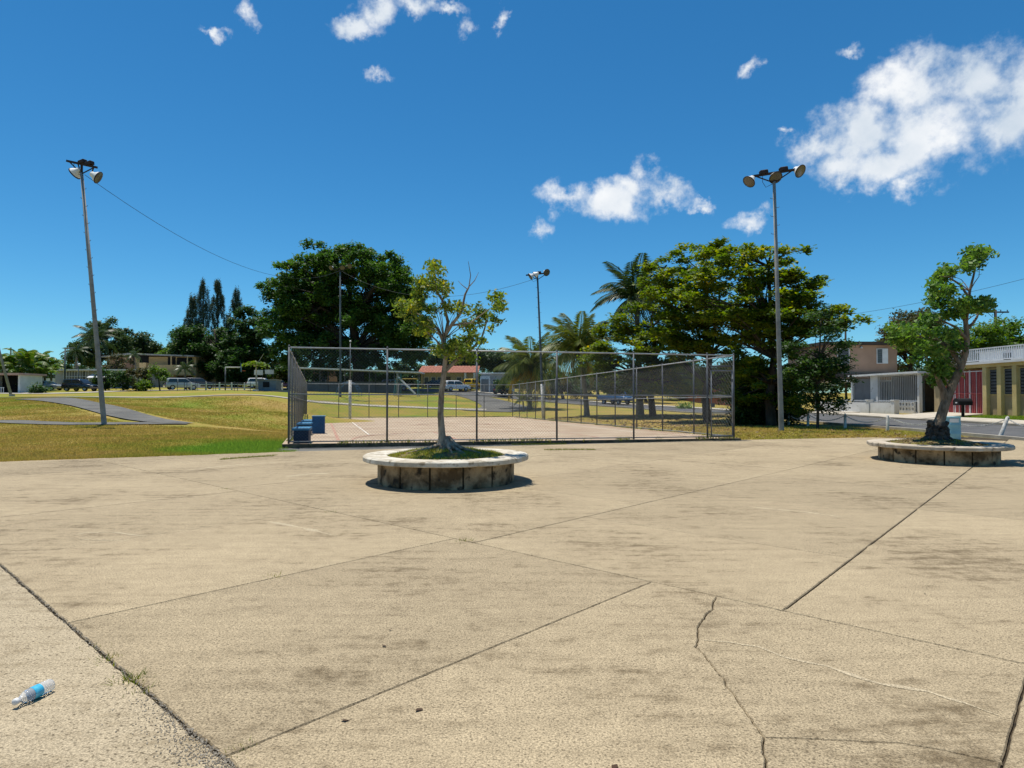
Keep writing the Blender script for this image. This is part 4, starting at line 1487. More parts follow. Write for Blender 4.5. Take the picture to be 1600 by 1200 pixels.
def frond_mesh(ln, droop, m, seed, nleaf=34, leaf_l=.28, hang=.45, rise=.0):
    """arching midrib with paired leaflets, built along +x"""
    rg = random.Random(seed)
    pts = []
    for i in range(nleaf + 1):
        t = i / nleaf
        x = ln * (t - .12 * t ** 3 * min(1.5, droop))
        z = ln * (rise * t + .22 * t - droop * .62 * t ** 2.1)
        pts.append(Vector((x, 0, z)))
    V, T = [], []
    for i in range(2, nleaf):
        t = i / nleaf
        p = pts[i]
        d = (pts[i + 1] - pts[i - 1]).normalized()
        l_ = ln * leaf_l * (math.sin(math.pi * min(1, .12 + t * .85)) ** .6) * rg.uniform(.85, 1.1)
        for s_ in (-1, 1):
            dirv = (d * .55 + Vector((0, s_ * .8, 0)) + Vector((0, 0, -hang * rg.uniform(.6, 1.3)))).normalized()
            w = d * (ln / nleaf * 1.25)
            tip = p + dirv * l_ + Vector((0, 0, -l_ * .25 * hang))
            midp = p + dirv * l_ * .5
            V += [p - w * .5, midp - w * .55, tip, midp + w * .5]
            T.append(rg.random())
    # midrib as thin diamonds
    for i in range(nleaf):
        r_ = .03 * ln / 3 * (1 - i / nleaf) + .006
        a, b = pts[i], pts[i + 1]
        y = Vector((0, r_, 0))
        z = Vector((0, 0, r_))
        for u1 in ((y, z), (z, -y), (-y, -z), (-z, y)):
            V += [a + u1[0], b + u1[0], b + u1[1], a + u1[1]]
            T.append(.95)
    return fastmesh("frond", np.array([tuple(v) for v in V]), 4, m, T)


def palm(name, label, base, crown, r0, fr, nfr, ln, seed, m=PALM_A, group="palms", spread=(-.25, 1.15), yellow=0, hang=.5, shaft=None):
    rg = random.Random(seed)
    o = thing(name, base, label, "palm", group)
    cr = crown - base
    path, rad = [Vector((0, 0, -.2))], [r0 * 1.5]
    for i in range(12):
        t = i / 11
        p = Vector((cr.x * t ** 1.4, cr.y * t ** 1.4, cr.z * t))
        path.append(p)
        rad.append(r0 * (1.25 - .55 * t) * (1 + .05 * (i % 2)) + (r0 * .25 if i == 0 else 0))
    MB().tube(path, rad, 9).build("trunk", M_PTRUNK, o, True)
    if shaft:
        MB().tube([cr - Vector((0, 0, shaft)), cr - Vector((0, 0, shaft * .5)), cr + Vector((0, 0, .2))], [r0 * .75, r0 * .85, r0 * .3], 9).build("crownshaft", mat("crownshaft", (.10, .16, .04), (.07, .11, .03), 3, .6), o, True)
    meshes = fr
    for i in range(nfr):
        a = i * 2.39996 + rg.uniform(-.2, .2)
        t = i / max(1, nfr - 1)
        tilt = spread[1] + (spread[0] - spread[1]) * t + rg.uniform(-.12, .12)
        me_ = meshes[min(len(meshes) - 1, int(t * len(meshes)))]
        if yellow and i >= nfr - yellow:
            me_ = YF
        s_ = ln * rg.uniform(.9, 1.08)
        inst(me_, "frond", o, cr + Vector((0, 0, .05)), (rg.uniform(-.3, .3), -tilt, a), (s_, s_, s_))
    return o


CO = [frond_mesh(1, .75, PALM_A, 1, 44, .32, .6), frond_mesh(1, .98, PALM_A, 2, 44, .32, .8), frond_mesh(1, 1.28, PALM_A, 3, 44, .32, 1.1)]
RO = [frond_mesh(1, .8, PALM_B, 4, 40, .3, .45), frond_mesh(1, 1.05, PALM_B, 5, 40, .26, .5), frond_mesh(1, 1.3, PALM_B, 6, 40, .26, .6)]
YF = frond_mesh(1, 1.45, PALM_Y, 9, hang=1.0)
palm("coconut_palm", "shorter coconut palm with yellow lower fronds by the far court corner", ground(828, 74), PT(830, 575, 74), .22, CO, 32, 4.6, 1, yellow=4, spread=(-.35, 1.3))
palm("coconut_palm", "taller coconut palm standing between the court and the street", ground(917, 58), PT(905, 545, 58), .2, CO, 30, 3.9, 2, yellow=2, spread=(-.4, 1.35))
palm("royal_palm", "tall royal palm rising above the almond trees", ground(1000, 56), PT(994, 466, 56), .26, RO, 27, 4.4, 3, m=PALM_B, spread=(-.5, 1.3), shaft=1.4)
palm("royal_palm", "dark royal palm behind the low white house", ground(152, 118), PT(150, 528, 118), .25, RO, 16, 4.2, 4, m=PALM_B, spread=(-.4, 1.2), shaft=1.3)
palm("royal_palm", "small palm beside the street lamp of the low white house", ground(120, 112), PT(119, 550, 112), .2, RO, 14, 2.6, 5, m=PALM_B, spread=(-.4, 1.1), shaft=.8)
palm("garden_palm", "low green palm in front of the tan house balcony", ground(290, 100), PT(289, 577, 100), .14, RO, 13, 1.9, 6, m=PALM_B, spread=(-.2, 1.1))
palm("garden_palm", "little yellow-green palm at the foot of the shorter coconut palm", ground(818, 70), PT(817, 624, 70), .09, CO, 10, 1.3, 7, spread=(.0, 1.2))
palm("garden_palm", "thin palm leaning against the tan house wall", ground(214, 108), PT(210, 556, 108), .1, RO, 9, 1.9, 8, m=PALM_B, spread=(-.3, 1.0))
# papaya with a pale stem
gp = ground(401, 79)
o = thing("papaya_tree", gp, "pale-stemmed papaya tree with few broad leaves behind the wire fence", "tree")
cp = PT(400, 572, 79) - gp
MB().tube([Vector((0, 0, -.1)), Vector((0, 0, 1)), cp], [.12, .1, .07], 8).build("trunk", mat("papaya_stem", (.42, .38, .28), (.3, .26, .19), 4, .8), o, True)
plf = fastmesh("leaf", leaf_quads(np.array([(0.55 + NR.normal(0, .3), NR.normal(0, .3), NR.normal(0, .1)) for _ in range(26)]), .5, .8), 4, LF_BRT, NR.uniform(size=26))
stalk = MB()
for k in range(8):
    a = k * .785
    tip = Vector((math.cos(a) * .9, math.sin(a) * .9, .35))
    stalk.tube([cp, cp + tip], [.03, .015], 5)
    inst(plf, "leaf", o, cp + tip * .6 + Vector((0, 0, .1)), (0, rnd.uniform(-.2, .3), a))
stalk.tube([cp, cp + Vector((.6, 0, 1.0)), cp + Vector((.9, 0, 1.5))], [.05, .035, .02], 6)
stalk.build("stalk", mat("papaya_stem", (.42, .38, .28)), o)
# banana plants at the far left
BL = leaf_mat("banana_leaf", [(0, (0.046, 0.091, 0.016)), (.5, (0.078, 0.143, 0.023)), (1, (0.169, 0.208, 0.039))], .4, .4)


def banana_leaf(seed):
    rg = random.Random(seed)
    V, T = [], []
    n = 14
    pts = []
    for i in range(n + 1):
        t = i / n
        pts.append(Vector((1.0 * t - .15 * t ** 3, 0, .85 * t - .75 * t ** 2.2)))
    for i in range(n):
        t = (i + .5) / n
        w = .17 * math.sin(math.pi * (.08 + .9 * t)) ** .7
        for s_ in (-1, 1):
            a, b = pts[i], pts[i + 1]
            o_ = Vector((.04, s_ * w, -.05 - rg.uniform(0, .07)))
            V += [a, b, b + o_, a + o_]
            T.append(rg.random())
    return fastmesh("leaf", np.array([tuple(v) for v in V]), 4, BL, T)


BML = [banana_leaf(1), banana_leaf(2)]
M_BST = mat("banana_stem", (.14, .15, .05), (.09, .07, .03), 4, .8)
bgrp = "banana plants beside the shed"
for k, (px, Y, hpx, s_) in enumerate(((4, 92, 575, 3.2), (18, 96, 572, 3.4), (34, 94, 568, 3.4), (46, 92, 572, 3.3), (58, 95, 569, 3.3), (70, 96, 572, 3.0), (80, 100, 580, 2.4), (-10, 95, 572, 3.2), (26, 91, 585, 2.6), (64, 92, 586, 2.6))):
    g0_ = ground(px, Y)
    o = thing("banana_plant", g0_, "broad-leaved banana plant in the thicket beside the pink-roofed shed", "plant", bgrp)
    top = PT(px, hpx, Y) - g0_
    MB().tube([Vector((0, 0, -.1)), top * .5, top], [.2, .16, .1], 7).build("stem", M_BST, o, True)
    for j in range(9):
        inst(BML[j % 2], "leaf", o, top, (rnd.uniform(-.2, .2), rnd.uniform(-.75, .1), j * 2.4 + k), (s_, s_, s_))

# ------------------------------------------------------------------ floodlight poles
M_POLE = mat("pole_concrete", (0.30, 0.30, 0.285), (0.20, 0.20, 0.19), 2.5, .85, .2, 20)
M_POLE_D = mat("pole_dark", (0.10, 0.125, 0.135), (0.06, 0.08, 0.088), 2.5, .7, .2, 20)
M_LAMP = mat("lamp_housing", (0.80, 0.80, 0.78), (0.66, 0.65, 0.62), 6, .45)
M_LENS = mat("lamp_glass", (0.13, 0.115, 0.08), (0.08, 0.07, 0.05), 14, .25, spec=.6)
M_RUST = mat("rusty_arm", (0.045, 0.03, 0.028), (0.022, 0.018, 0.02), 9, .8)
M_WPAINT = mat("flaking_white_paint", (0.70, 0.68, 0.63), (0.42, 0.40, 0.36), 5, .85)
lamp_me = MB().lathe([(.001, .34), (.10, .33), (.13, .28), (.15, .20), (.24, .08), (.285, 0), (.30, -.03), (.29, -.045)], 20).mesh("floodlight", M_LAMP, True)
lens_me = MB().lathe([(.285, -.03), (.2, -.045), (.1, -.052), (.001, -.055)], 20).mesh("lens", M_LENS, True)
ring_me = MB().lathe([(.292, .0), (.312, -.02), (.312, -.05), (.285, -.05)], 20).mesh("bezel", M_RUST, True)
bolt_me = MB().tube([(0, 0, 0), (.17, 0, .0), (.20, 0, .015), (.205, 0, .05)], .011, 5).mesh("step_bolt", M_GALV_D)
box_me = bevel_box(MB(), (0, 0, 0), (.36, .22, .18), .03).mesh("ballast_box", M_RUST)


def light_pole(base, top, arm_ang, lamps, label, pm, boxes=(-.5, .45), rb=.12, rt=.07, white=0, sc=1.0, flip=False):
    o = thing("floodlight_pole", base, label, "light pole", "floodlight poles round the court")
    tp = top - base
    up = tp.normalized()
    MB().tube([-up * .3, up * .0, tp * .5, tp], [rb, rb, (rb + rt) / 2, rt], 10).build("pole", pm, o, True)
    if white:
        MB().tube([up * .0, up * white], [rb + .012, rb + .010], 12).build("white_band", M_WPAINT, o, True)
    h = tp.length
    k = 0
    z = 3.0
    while z < h - .5:
        rr = rb + (rt - rb) * z / h
        inst(bolt_me, "step_bolt", o, up * z, (0, 0, arm_ang + (0 if k % 2 == 0 else math.pi)))
        z += .42
        k += 1
    ax = Vector((math.cos(arm_ang), math.sin(arm_ang), .0))
    tilt = .16 if not flip else -.28
    ax = (ax + Vector((0, 0, tilt))).normalized()
    cpt = tp + Vector((0, 0, .42))
    arm = MB().bar(cpt - ax * 1.05 * sc, cpt + ax * 1.05 * sc, .10)
    arm.build("crossarm", M_RUST, o)
    for s_ in (-1, 1):
        MB().tube([tp - up * .05, cpt + ax * .92 * s_ * sc], .03, 6).build("brace", M_RUST, o)
    MB().tube([tp, cpt], rt * .8, 8).build("stub", M_RUST, o)
    for b in boxes:
        inst(box_me, "ballast_box", o, cpt + ax * b * sc + Vector((0, 0, .12)), (0, -.16, arm_ang))
    for (pos, drop, d) in lamps:
        c = cpt + ax * pos * sc + Vector((0, 0, drop))
        dv = Vector(d).normalized()
        qm = (-dv).to_track_quat('Z', 'Y')
        fl = inst(lamp_me, "floodlight", o, c + dv * .12, qm.to_euler())
        inst(lens_me, "lens", fl)
        inst(ring_me, "bezel", fl)
        MB().tube([c - dv * .18, cpt + ax * pos * sc * .9], .03, 6).build("bracket", M_RUST, o)
    # slack cable loop
    MB().tube([cpt - ax * .55 * sc, cpt - ax * .55 * sc + Vector((0, 0, -.35)), cpt - ax * .4 * sc + Vector((0, 0, -.62)), cpt - ax * .2 * sc + Vector((0, 0, -.55)), tp - up * .1 - ax * .06], .012, 5).build("cable_loop", M_RUST, o)
    return o


# three-lamp pole by the gate
Yp = 30.5
b_ = ground(1220.5, Yp)
t_ = PT(1209.5, 284, Yp)
light_pole(b_, t_, .0, [(-1.12, -.15, (-.75, -.30, -.80)), (.02, -.15, (.10, -.65, -.72)), (1.15, -.05, (.45, -.70, -.55))],
           "tall grey pole with three floodlights beside the court gate", M_POLE)
# leaning pole on the lawn
Yp = 31.0
b_ = ground(163.5, Yp)
t_ = PT(127.5, 270, Yp)
light_pole(b_, t_, -.35, [(-.32, -.42, (-.75, .1, -.5)), (.95, -.42, (.8, .2, -.45))],
           "tall leaning pole with two white floodlights standing on the lawn by the path", M_POLE, (.05, .55), flip=True)
# pole at the far court corner with a white band
Yp = 54.0
b_ = court_pt(.80, .79)
xx = (849 - 800) / F
b_ = Vector((xx * Yp, Yp, court_z((0, Yp))))
t_ = PT(840, 436, Yp)
POLE3 = t_.copy()
light_pole(b_, t_, .35, [(-.55, -.1, (-.8, -.1, -.5)), (-.1, .0, (-.7, .3, -.4)), (.75, .1, (.45, -.7, -.4))],
           "dark pole with white painted foot and floodlights at the far court corner", M_POLE_D, (.1,), white=2.9)
# pole before the spreading tree
Yp = 77.0
b_ = ground(532, Yp)
t_ = PT(531.5, 425, Yp)
POLE4 = t_.copy()
light_pole(b_, t_, .1, [(-1.0, .25, (-.3, -.7, -.4)), (.25, .1, (.2, -.6, -.5)), (1.1, .15, (.4, -.6, -.4))],
           "thin dark pole with white floodlights in front of the huge spreading tree", M_POLE_D, (), rb=.13, rt=.08)
# white lower post with thin mast in the far end of the court
b_ = Vector(((547 - 800) / F * 49.5, 49.5, 0))
b_.z = court_z(b_)
o = thing("white_post", b_, "white painted round post with thin mast at the bench side of the court", "post")
MB().tube([(0, 0, -.1), (0, 0, 3.05)], .11, 10).build("painted_foot", M_WPAINT, o, True)
MB().tube([(0, 0, 3.0), (0, 0, 6.0)], [.035, .03], 8).build("mast", M_GALV, o, True)
MB().lathe([(.001, .12), (.06, .1), (.08, 0), (.001, -.02)], 8, Matrix.Translation((0, 0, 6.0))).build("mast_cap", M_LAMP, o, True)

# overhead wires


M_WIREB = mat("black_cable", (0.05, 0.055, 0.06), (0.03, 0.035, 0.04), 3, .7)


def wire(a, b, sag, label, r_=.016, n=28):
    a, b = Vector(a), Vector(b)
    pts = [a.lerp(b, i / n) - Vector((0, 0, sag * 4 * (i / n) * (1 - i / n))) for i in range(n + 1)]
    o = MB().tube(pts, r_, 5).build("overhead_wire", M_WIREB)
    tag(o, label, "wire", "overhead wires")


wire(PT(129, 273, 31) + Vector((.1, 0, 0)), POLE4 + Vector((0, 0, .2)), 2.6, "sagging cable from the leaning lawn pole to the pole before the spreading tree", .012)
wire(POLE4 + Vector((0, 0, .2)), POLE3 + Vector((0, 0, .1)), 2.3, "sagging cable running to the far court corner pole", .014)

# utility poles
M_WOOD = mat("creosoted_wood", (0.07, 0.055, 0.045), (0.035, 0.028, 0.024), 5, .9, .5, 20, stretch=(1, 1, .2))


def utility_pole(base, h, label, lean=(0, 0), arms=((.35, 2.0),), ang=0.0, r_=.14, m=M_WOOD):
    o = thing("utility_pole", base, label, "utility pole", "utility poles")
    tp = Vector((lean[0], lean[1], h))
    MB().tube([Vector((0, 0, -.3)), tp * .5, tp], [r_, r_ * .85, r_ * .7], 8).build("pole", m, o, True)
    ax = Vector((math.cos(ang), math.sin(ang), 0))
    for (dz, wd) in arms:
        c = tp - Vector((0, 0, dz))
        MB().bar(c - ax * wd / 2, c + ax * wd / 2, .14).build("crossarm", m, o)
        for s_ in (-1, -.45, .45, 1):
            MB().lathe([(.001, .2), (.05, .18), (.06, .1), (.03, .06), (.03, -.02)], 7, Matrix.Translation(c + ax * wd * .45 * s_ + Vector((0, 0, .06)))).build("insulator", M_GALV_D, o)
        for s_ in (-1, 1):
            MB().tube([c + ax * wd * .32 * s_, c - Vector((0, 0, .8))], .025, 5).build("brace", m, o)
    return o


UC = ground(1557, 68)
utility_pole(UC, PT(1557, 484, 68).z - UC.z, "wooden utility pole with a crossarm behind the yellow house", arms=((.25, 2.8), (3.6, 1.4)), r_=.18)
UA = ground(1322, 74)
utility_pole(UA, PT(1322, 492, 74).z - UA.z, "wooden utility pole hidden behind the almond trees", arms=())
UB = Vector((47, 50, tz(47, 50)))
UB_top = 12.2
utility_pole(UB, UB_top, "wooden utility pole standing beyond the yellow house", arms=((.25, 2.4),))
wire(PT(1322, 492, 74), UB + Vector((0, 0, UB_top - .1)), .5, "thin wire crossing the sky above the yellow house", .016)
U1 = ground(16, 130)
utility_pole(U1, PT(16, 543, 130).z - U1.z, "far utility pole with crossarm above the banana plants", arms=((2.3, 1.9),), r_=.17)
U2 = ground(47, 135)
utility_pole(U2, PT(47, 552, 135).z - U2.z, "plain far utility pole above the banana plants", arms=(), r_=.15)
b_ = ground(19, 74)
t_ = PT(-22, 470, 74)
o = thing("leaning_post", b_, "slanting grey post in front of the pink-roofed shed", "post")
MB().tube([Vector((0, 0, -.3)), t_ - b_], [.15, .11], 8).build("shaft", M_POLE, o, True)
MB().tube([Vector((0, 0, -.05)), Vector((0, 0, .25))], [.32, .26], 10).build("footing", M_KERB, o)
# street lamp at the low white house
b_ = ground(101, 96)
o = thing("street_lamp", b_, "thin dark street lamp post before the low white house", "street lamp")
hh = PT(101, 545, 96).z - b_.z
MB().tube([Vector((0, 0, -.2)), Vector((0, 0, hh))], [.13, .09], 8).build("post", M_POLE_D, o, True)
MB().tube([Vector((0, 0, hh - .1)), Vector((.5, 0, hh + .1)), Vector((.9, 0, hh + .12))], .045, 6).build("arm", M_POLE_D, o, True)
bevel_box(MB(), (1.05, 0, hh + .1), (.55, .25, .14), .04).build("lamp_head", M_POLE_D, o)
b_ = ground(122, 94)
o = thing("globe_lamp", b_, "slim garden lamp with pale globes before the low white house", "lamp")
hh = PT(122, 572, 94).z - b_.z
MB().tube([Vector((0, 0, -.2)), Vector((0, 0, hh))], [.06, .04], 7).build("post", M_POLE_D, o, True)
MB().lathe([(.001, .22), (.15, .17), (.2, 0), (.15, -.15), (.001, -.2)], 10, Matrix.Translation((0.1, 0, hh + .2))).build("globe", M_LAMP, o, True)

# ------------------------------------------------------------------ houses
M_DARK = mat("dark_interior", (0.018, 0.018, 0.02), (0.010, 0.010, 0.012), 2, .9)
M_GLASS = glass_mat("dark_glass")
M_WHITE = mat("white_paint", (0.74, 0.74, 0.72), (0.62, 0.62, 0.60), 1.2, .8, .1, 20, speck=((.48, .46, .42), 3, .68))
M_WHITEM = mat("white_metal", (0.72, 0.73, 0.74), (0.60, 0.61, 0.62), 3, .5)
M_PINK = mat("salmon_stucco", (0.41, 0.265, 0.185), (0.34, 0.215, 0.15), .8, .9, .2, 25)
M_TAN = mat("tan_stucco", (0.56, 0.40, 0.20), (0.47, 0.33, 0.16), .7, .9, .2, 25)
M_TAN2 = mat("peach_stucco", (0.45, 0.25, 0.16), (0.38, 0.2, 0.13), .7, .9, .2, 25)
M_YEL = mat("pale_yellow_paint", (0.66, 0.53, 0.24), (0.54, 0.42, 0.18), .9, .85, .15, 20)
M_CREAM = mat("cream_block_wall", (0.46, 0.37, 0.22), (0.37, 0.29, 0.17), .9, .9, .2, 20)
M_GREYW = mat("grey_house_wall", (0.42, 0.42, 0.42), (0.33, 0.33, 0.34), .9, .85)
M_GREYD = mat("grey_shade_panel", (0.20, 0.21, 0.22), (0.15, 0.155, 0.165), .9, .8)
M_REDM = mat("red_gate_paint", (0.56, 0.13, 0.13), (0.46, 0.10, 0.10), 2, .6)
M_REDD = mat("red_gate_sheet", (0.46, 0.14, 0.14), (0.38, 0.11, 0.11), 2, .65)
M_TILE = mat("red_roof_tile", (0.44, 0.19, 0.13), (0.33, 0.13, 0.085), 2.5, .85, .5, 12)
M_TERRA = mat("terracotta_wall", (0.42, 0.13, 0.07), (0.33, 0.10, 0.055), .8, .9)
M_ROOFG = mat("roof_slab", (0.36, 0.35, 0.32), (0.25, 0.24, 0.22), 1, .9)
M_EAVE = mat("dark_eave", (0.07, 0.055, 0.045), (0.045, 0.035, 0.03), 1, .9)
M_LOUV = mat("aluminium_louvre", (0.14, 0.15, 0.165), (0.09, 0.10, 0.11), 3, .5, metal=.3)
M_TURQ = mat("turquoise_roof", (0.06, 0.26, 0.22), (0.05, 0.2, 0.17), 2, .7)
M_BRN = mat("brown_door", (0.12, 0.075, 0.045), (0.08, 0.05, 0.03), 3, .7)
M_PKROOF = mat("pale_pink_roof", (0.60, 0.38, 0.32), (0.48, 0.3, 0.25), 1, .9)


def pbox(o, name, m, x0, x1, y0, y1, z0, z1, parent=None):
    return MB().bbox(x0, x1, y0, y1, z0, z1).build(name, m, parent or o)


def louvre_window(o, axis, f, a0, a1, z0, z1, frame=M_WHITEM, n=9, pane=M_DARK, slats=True):
    """window in the wall plane f facing -axis; axis 'x' or 'y'; a is the other horizontal axis"""
    w = MB()
    if axis == 'x':
        bx = lambda d0, d1, p, q, r_, s_: (f - d1, f - d0, p, q, r_, s_)
    else:
        bx = lambda d0, d1, p, q, r_, s_: (p, q, f - d1, f - d0, r_, s_)
    win = MB().bbox(*bx(.002, .02, a0, a1, z0, z1)).build("window", pane, o)
    t = .05
    for (p, q, r_, s_) in ((a0 - t, a0, z0 - t, z1 + t), (a1, a1 + t, z0 - t, z1 + t), (a0, a1, z1, z1 + t), (a0, a1, z0 - t, z0)):
        w.bbox(*bx(.0, .07, p, q, r_, s_))
    w.build("frame", frame, win)
    if slats:
        s = MB()
        for k in range(n):
            z = z0 + (z1 - z0) * (k + .5) / n
            hz = (z1 - z0) / n * .33
            s.bbox(*bx(.022, .05, a0 + .01, a1 - .01, z - hz, z + hz))
        s.build("louvres", M_LOUV, win)
    return win


def bars(o, name, m, axis, f, a0, a1, z0, z1, pitch, w=.03, rails=(0, 1)):
    """upright bars: each one a part"""
    n = max(1, int(round((a1 - a0) / pitch)))
    me_ = MB().box((0, 0, (z1 - z0) / 2), (w, w, z1 - z0)).mesh(name, m)
    for k in range(n + 1):
        a = a0 + (a1 - a0) * k / n
        inst(me_, name, o, (f, a, z0) if axis == 'x' else (a, f, z0))
    rm = MB()
    for t in rails:
        z = z0 + (z1 - z0) * t
        if axis == 'x':
            rm.bbox(f - w * .8, f + w * .8, a0 - w, a1 + w, z - .03, z + .03)
        else:
            rm.bbox(a0 - w, a1 + w, f - w * .8, f + w * .8, z - .03, z + .03)
    rm.build("rail", m, o)


# --- yellow house with red gate, facade on x = 29 facing the road
hz = .36
o = thing("yellow_house", (29, 36, hz), "yellow flat-roofed house with pilasters, louvred windows and white roof railing", "house")
# local: x away from the road (0 = facade), y along the road
pbox(o, "wall", M_CREAM, 0, 8, -8, 3.6, -.4, 3.0)
pbox(o, "fascia", M_YEL, -.22, 8.1, -8.1, 8.35, 3.0, 3.2)
pbox(o, "roof", M_WHITE, -.42, 8.2, -8.2, 8.45, 3.202, 3.34)
pil = MB().bbox(-.22, -.002, -.16, .16, -.3, 2.998).mesh("pilaster", M_YEL)
for y in (3.42, 2.25, 1.08, -.09, -1.26, -2.43, -3.6):
    inst(pil, "pilaster", o, (0, y, 0))
for y0 in (2.47, 1.30, .13, -1.04, -2.21, -3.38):
    louvre_window(o, 'x', 0, y0, y0 + .72, 1.35, 2.85, M_YEL, 8)
pbox(o, "side_pier", M_CREAM, -.1, .32, 7.75, 8.3, -.3, 2.998)
pbox(o, "carport_wall", M_DARK, 5.5, 5.7, 3.6, 8.3, -.3, 2.998)
bars(o, "baluster", M_WHITEM, 'x', -.3, -8, 6.2, 3.42, 4.14, .17, .045, (0, 1))
# roof box behind the railing
pbox(o, "roof_cabin", M_WHITE, 2.5, 6.0, 4.0, 7.6, 3.342, 4.17)
pbox(o, "cabin_roof", M_ROOFG, 2.35, 6.15, 3.85, 7.75, 4.172, 4.26)
louvre_window(o, 'x', 2.5, 4.7, 5.4, 3.5, 4.0, M_WHITEM, 4, M_GLASS, False)
gt = bpy.data.objects.new("gate", None)
link(gt, o)
MB().bbox(.05, .08, 3.62, 7.73, -.05, 2.9).build("gate_sheet", M_REDD, gt)
for y in (3.68, 5.02, 6.36, 7.68):
    MB().bbox(.0, .045, y - .04, y + .04, -.05, 2.9).build("gate_post", M_WHITEM, gt)
bars(gt, "gate_bar", M_REDM, 'x', .02, 3.75, 7.6, 0, 2.85, .17, .05, (.02, .5, .98))
bars(gt, "gate_bar", M_WHITEM, 'x', -.03, 3.83, 7.5, 0, 2.85, .51, .022, (.02, .98))

# --- white porch house with pink upper storey
hz = .22
o = thing("pink_house", (29, 45.6, hz), "two-storey salmon house with a white barred porch facing the road", "house")
pbox(o, "porch_floor", M_WHITE, -.3, 4.0, 0, 12, -.5, .12)
pbox(o, "porch_roof", M_WHITE, -.55, 4.2, -.2, 9.2, 3.0, 3.14)
pbox(o, "porch_roof", M_WHITE, -.35, 4.2, 9.22, 15.0, 2.62, 2.76)
pbox(o, "back_wall", M_GREYW, 3.0, 3.2, 0, 9.0, .122, 2.998)
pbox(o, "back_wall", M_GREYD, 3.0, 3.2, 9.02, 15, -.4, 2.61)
for y in (.12, 5.3, 9.05):
    pbox(o, "column", M_WHITE, -.3, -.08, y - .12, y + .12, .122, 2.998)
pbox(o, "wall_panel", M_WHITE, -.2, -.1, 5.42, 6.4, .13, 2.99)
pbox(o, "shutter", M_GREYD, -.16, -.1, 6.42, 8.9, .9, 2.8)
pbox(o, "lower_panel", M_WHITE, -.2, -.12, 6.42, 8.9, .13, .88)
pbox(o, "door", M_BRN, 2.9, 2.99, 2.9, 4.4, .13, 2.6)
louvre_window(o, 'x', 3.0, .6, 2.3, .9, 2.5, M_WHITEM, 8)
bars(o, "porch_bar", M_WHITEM, 'x', -.25, .25, 5.2, .2, 2.95, .22, .028, (0, .3, 1))
# low grille with decorative blocks and pickets
bl = MB()
for k in range(14):
    for r_ in range(2):
        y, z = .3 + k * .36, .30 + r_ * .34
        for (a, b, c, d) in ((y, y + .33, z, z + .05), (y, y + .33, z + .27, z + .32), (y, y + .05, z + .05, z + .27), (y + .28, y + .33, z + .05, z + .27)):
            bl.bbox(-.5, -.4, a, b, c, d)
bl.bbox(-.5, -.4, .25, 5.4, .12, .295)
bl.build("breeze_blocks", M_WHITE, o)
bars(o, "picket", M_WHITEM, 'x', -.52, 5.5, 12.5, .1, 1.1, .2, .03, (.1, .9))
pbox(o, "upper_wall", M_PINK, -1.0, 5.55, 12.4, 20, 2.762, 5.95)
pbox(o, "upper_eave", M_EAVE, -1.3, 5.75, 12.0, 20.3, 5.952, 6.25)
pbox(o, "lower_eave", M_EAVE, -.3, 5.6, 11.9, 12.398, 3.1, 3.38)
louvre_window(o, 'y', 12.4, 3.75, 4.2, 4.35, 5.6, M_WHITEM, 7, M_GLASS)
pbox(o, "shutter", M_WHITEM, 4.25, 4.7, 12.32, 12.36, 4.3, 5.65)
louvre_window(o, 'y', 12.4, .2, 1.2, 4.35, 5.6, M_WHITEM, 7)
fl_ = thing("eave_lamp", (29 + 2.3, 45.6 + 12.3, hz + 5.75), "small white floodlight under the salmon house eave", "lamp")
MB().lathe([(.001, .1), (.07, .08), (.1, -.02), (.12, -.08)], 10).build("shade", M_LAMP, fl_, True)
MB().tube([(0, 0, .05), (0, .15, .1)], .03, 6).build("bracket", M_GALV_D, fl_)
# white garden wall in front
o = thing("garden_wall", (27.4, 43.4, tz(27.4, 45)), "low white garden wall with square caps in front of the barred porch", "wall")
MB().bbox(0, .22, 3.2, 14.8, -.4, .82).build("wall", M_WHITE, o)
for y in (3.1, 6.4, 10.3, 14.9):
    MB().bbox(-.06, .28, y - .2, y + .2, -.4, .98).bbox(-.1, .32, y - .24, y + .24, .982, 1.06).build("pier", M_WHITE, o)

# --- terracotta wall and low houses further up the street
o = thing("terracotta_house", (28.5, 84, tz(28.5, 88)), "terracotta house wall across the road behind the almond trunks", "house")
pbox(o, "wall", M_TERRA, 0, 7, 0, 30, -.6, 2.7)
pbox(o, "roof", M_WHITE, -.5, 7.3, -.3, 30.3, 2.7, 2.9)
for y in (3, 9, 16, 23):
    louvre_window(o, 'x', 0, y, y + 1.6, .9, 2.1, M_WHITEM, 7)
pbox(o, "door", M_BRN, -.06, -.002, 12.4, 13.5, -.1, 2.1)
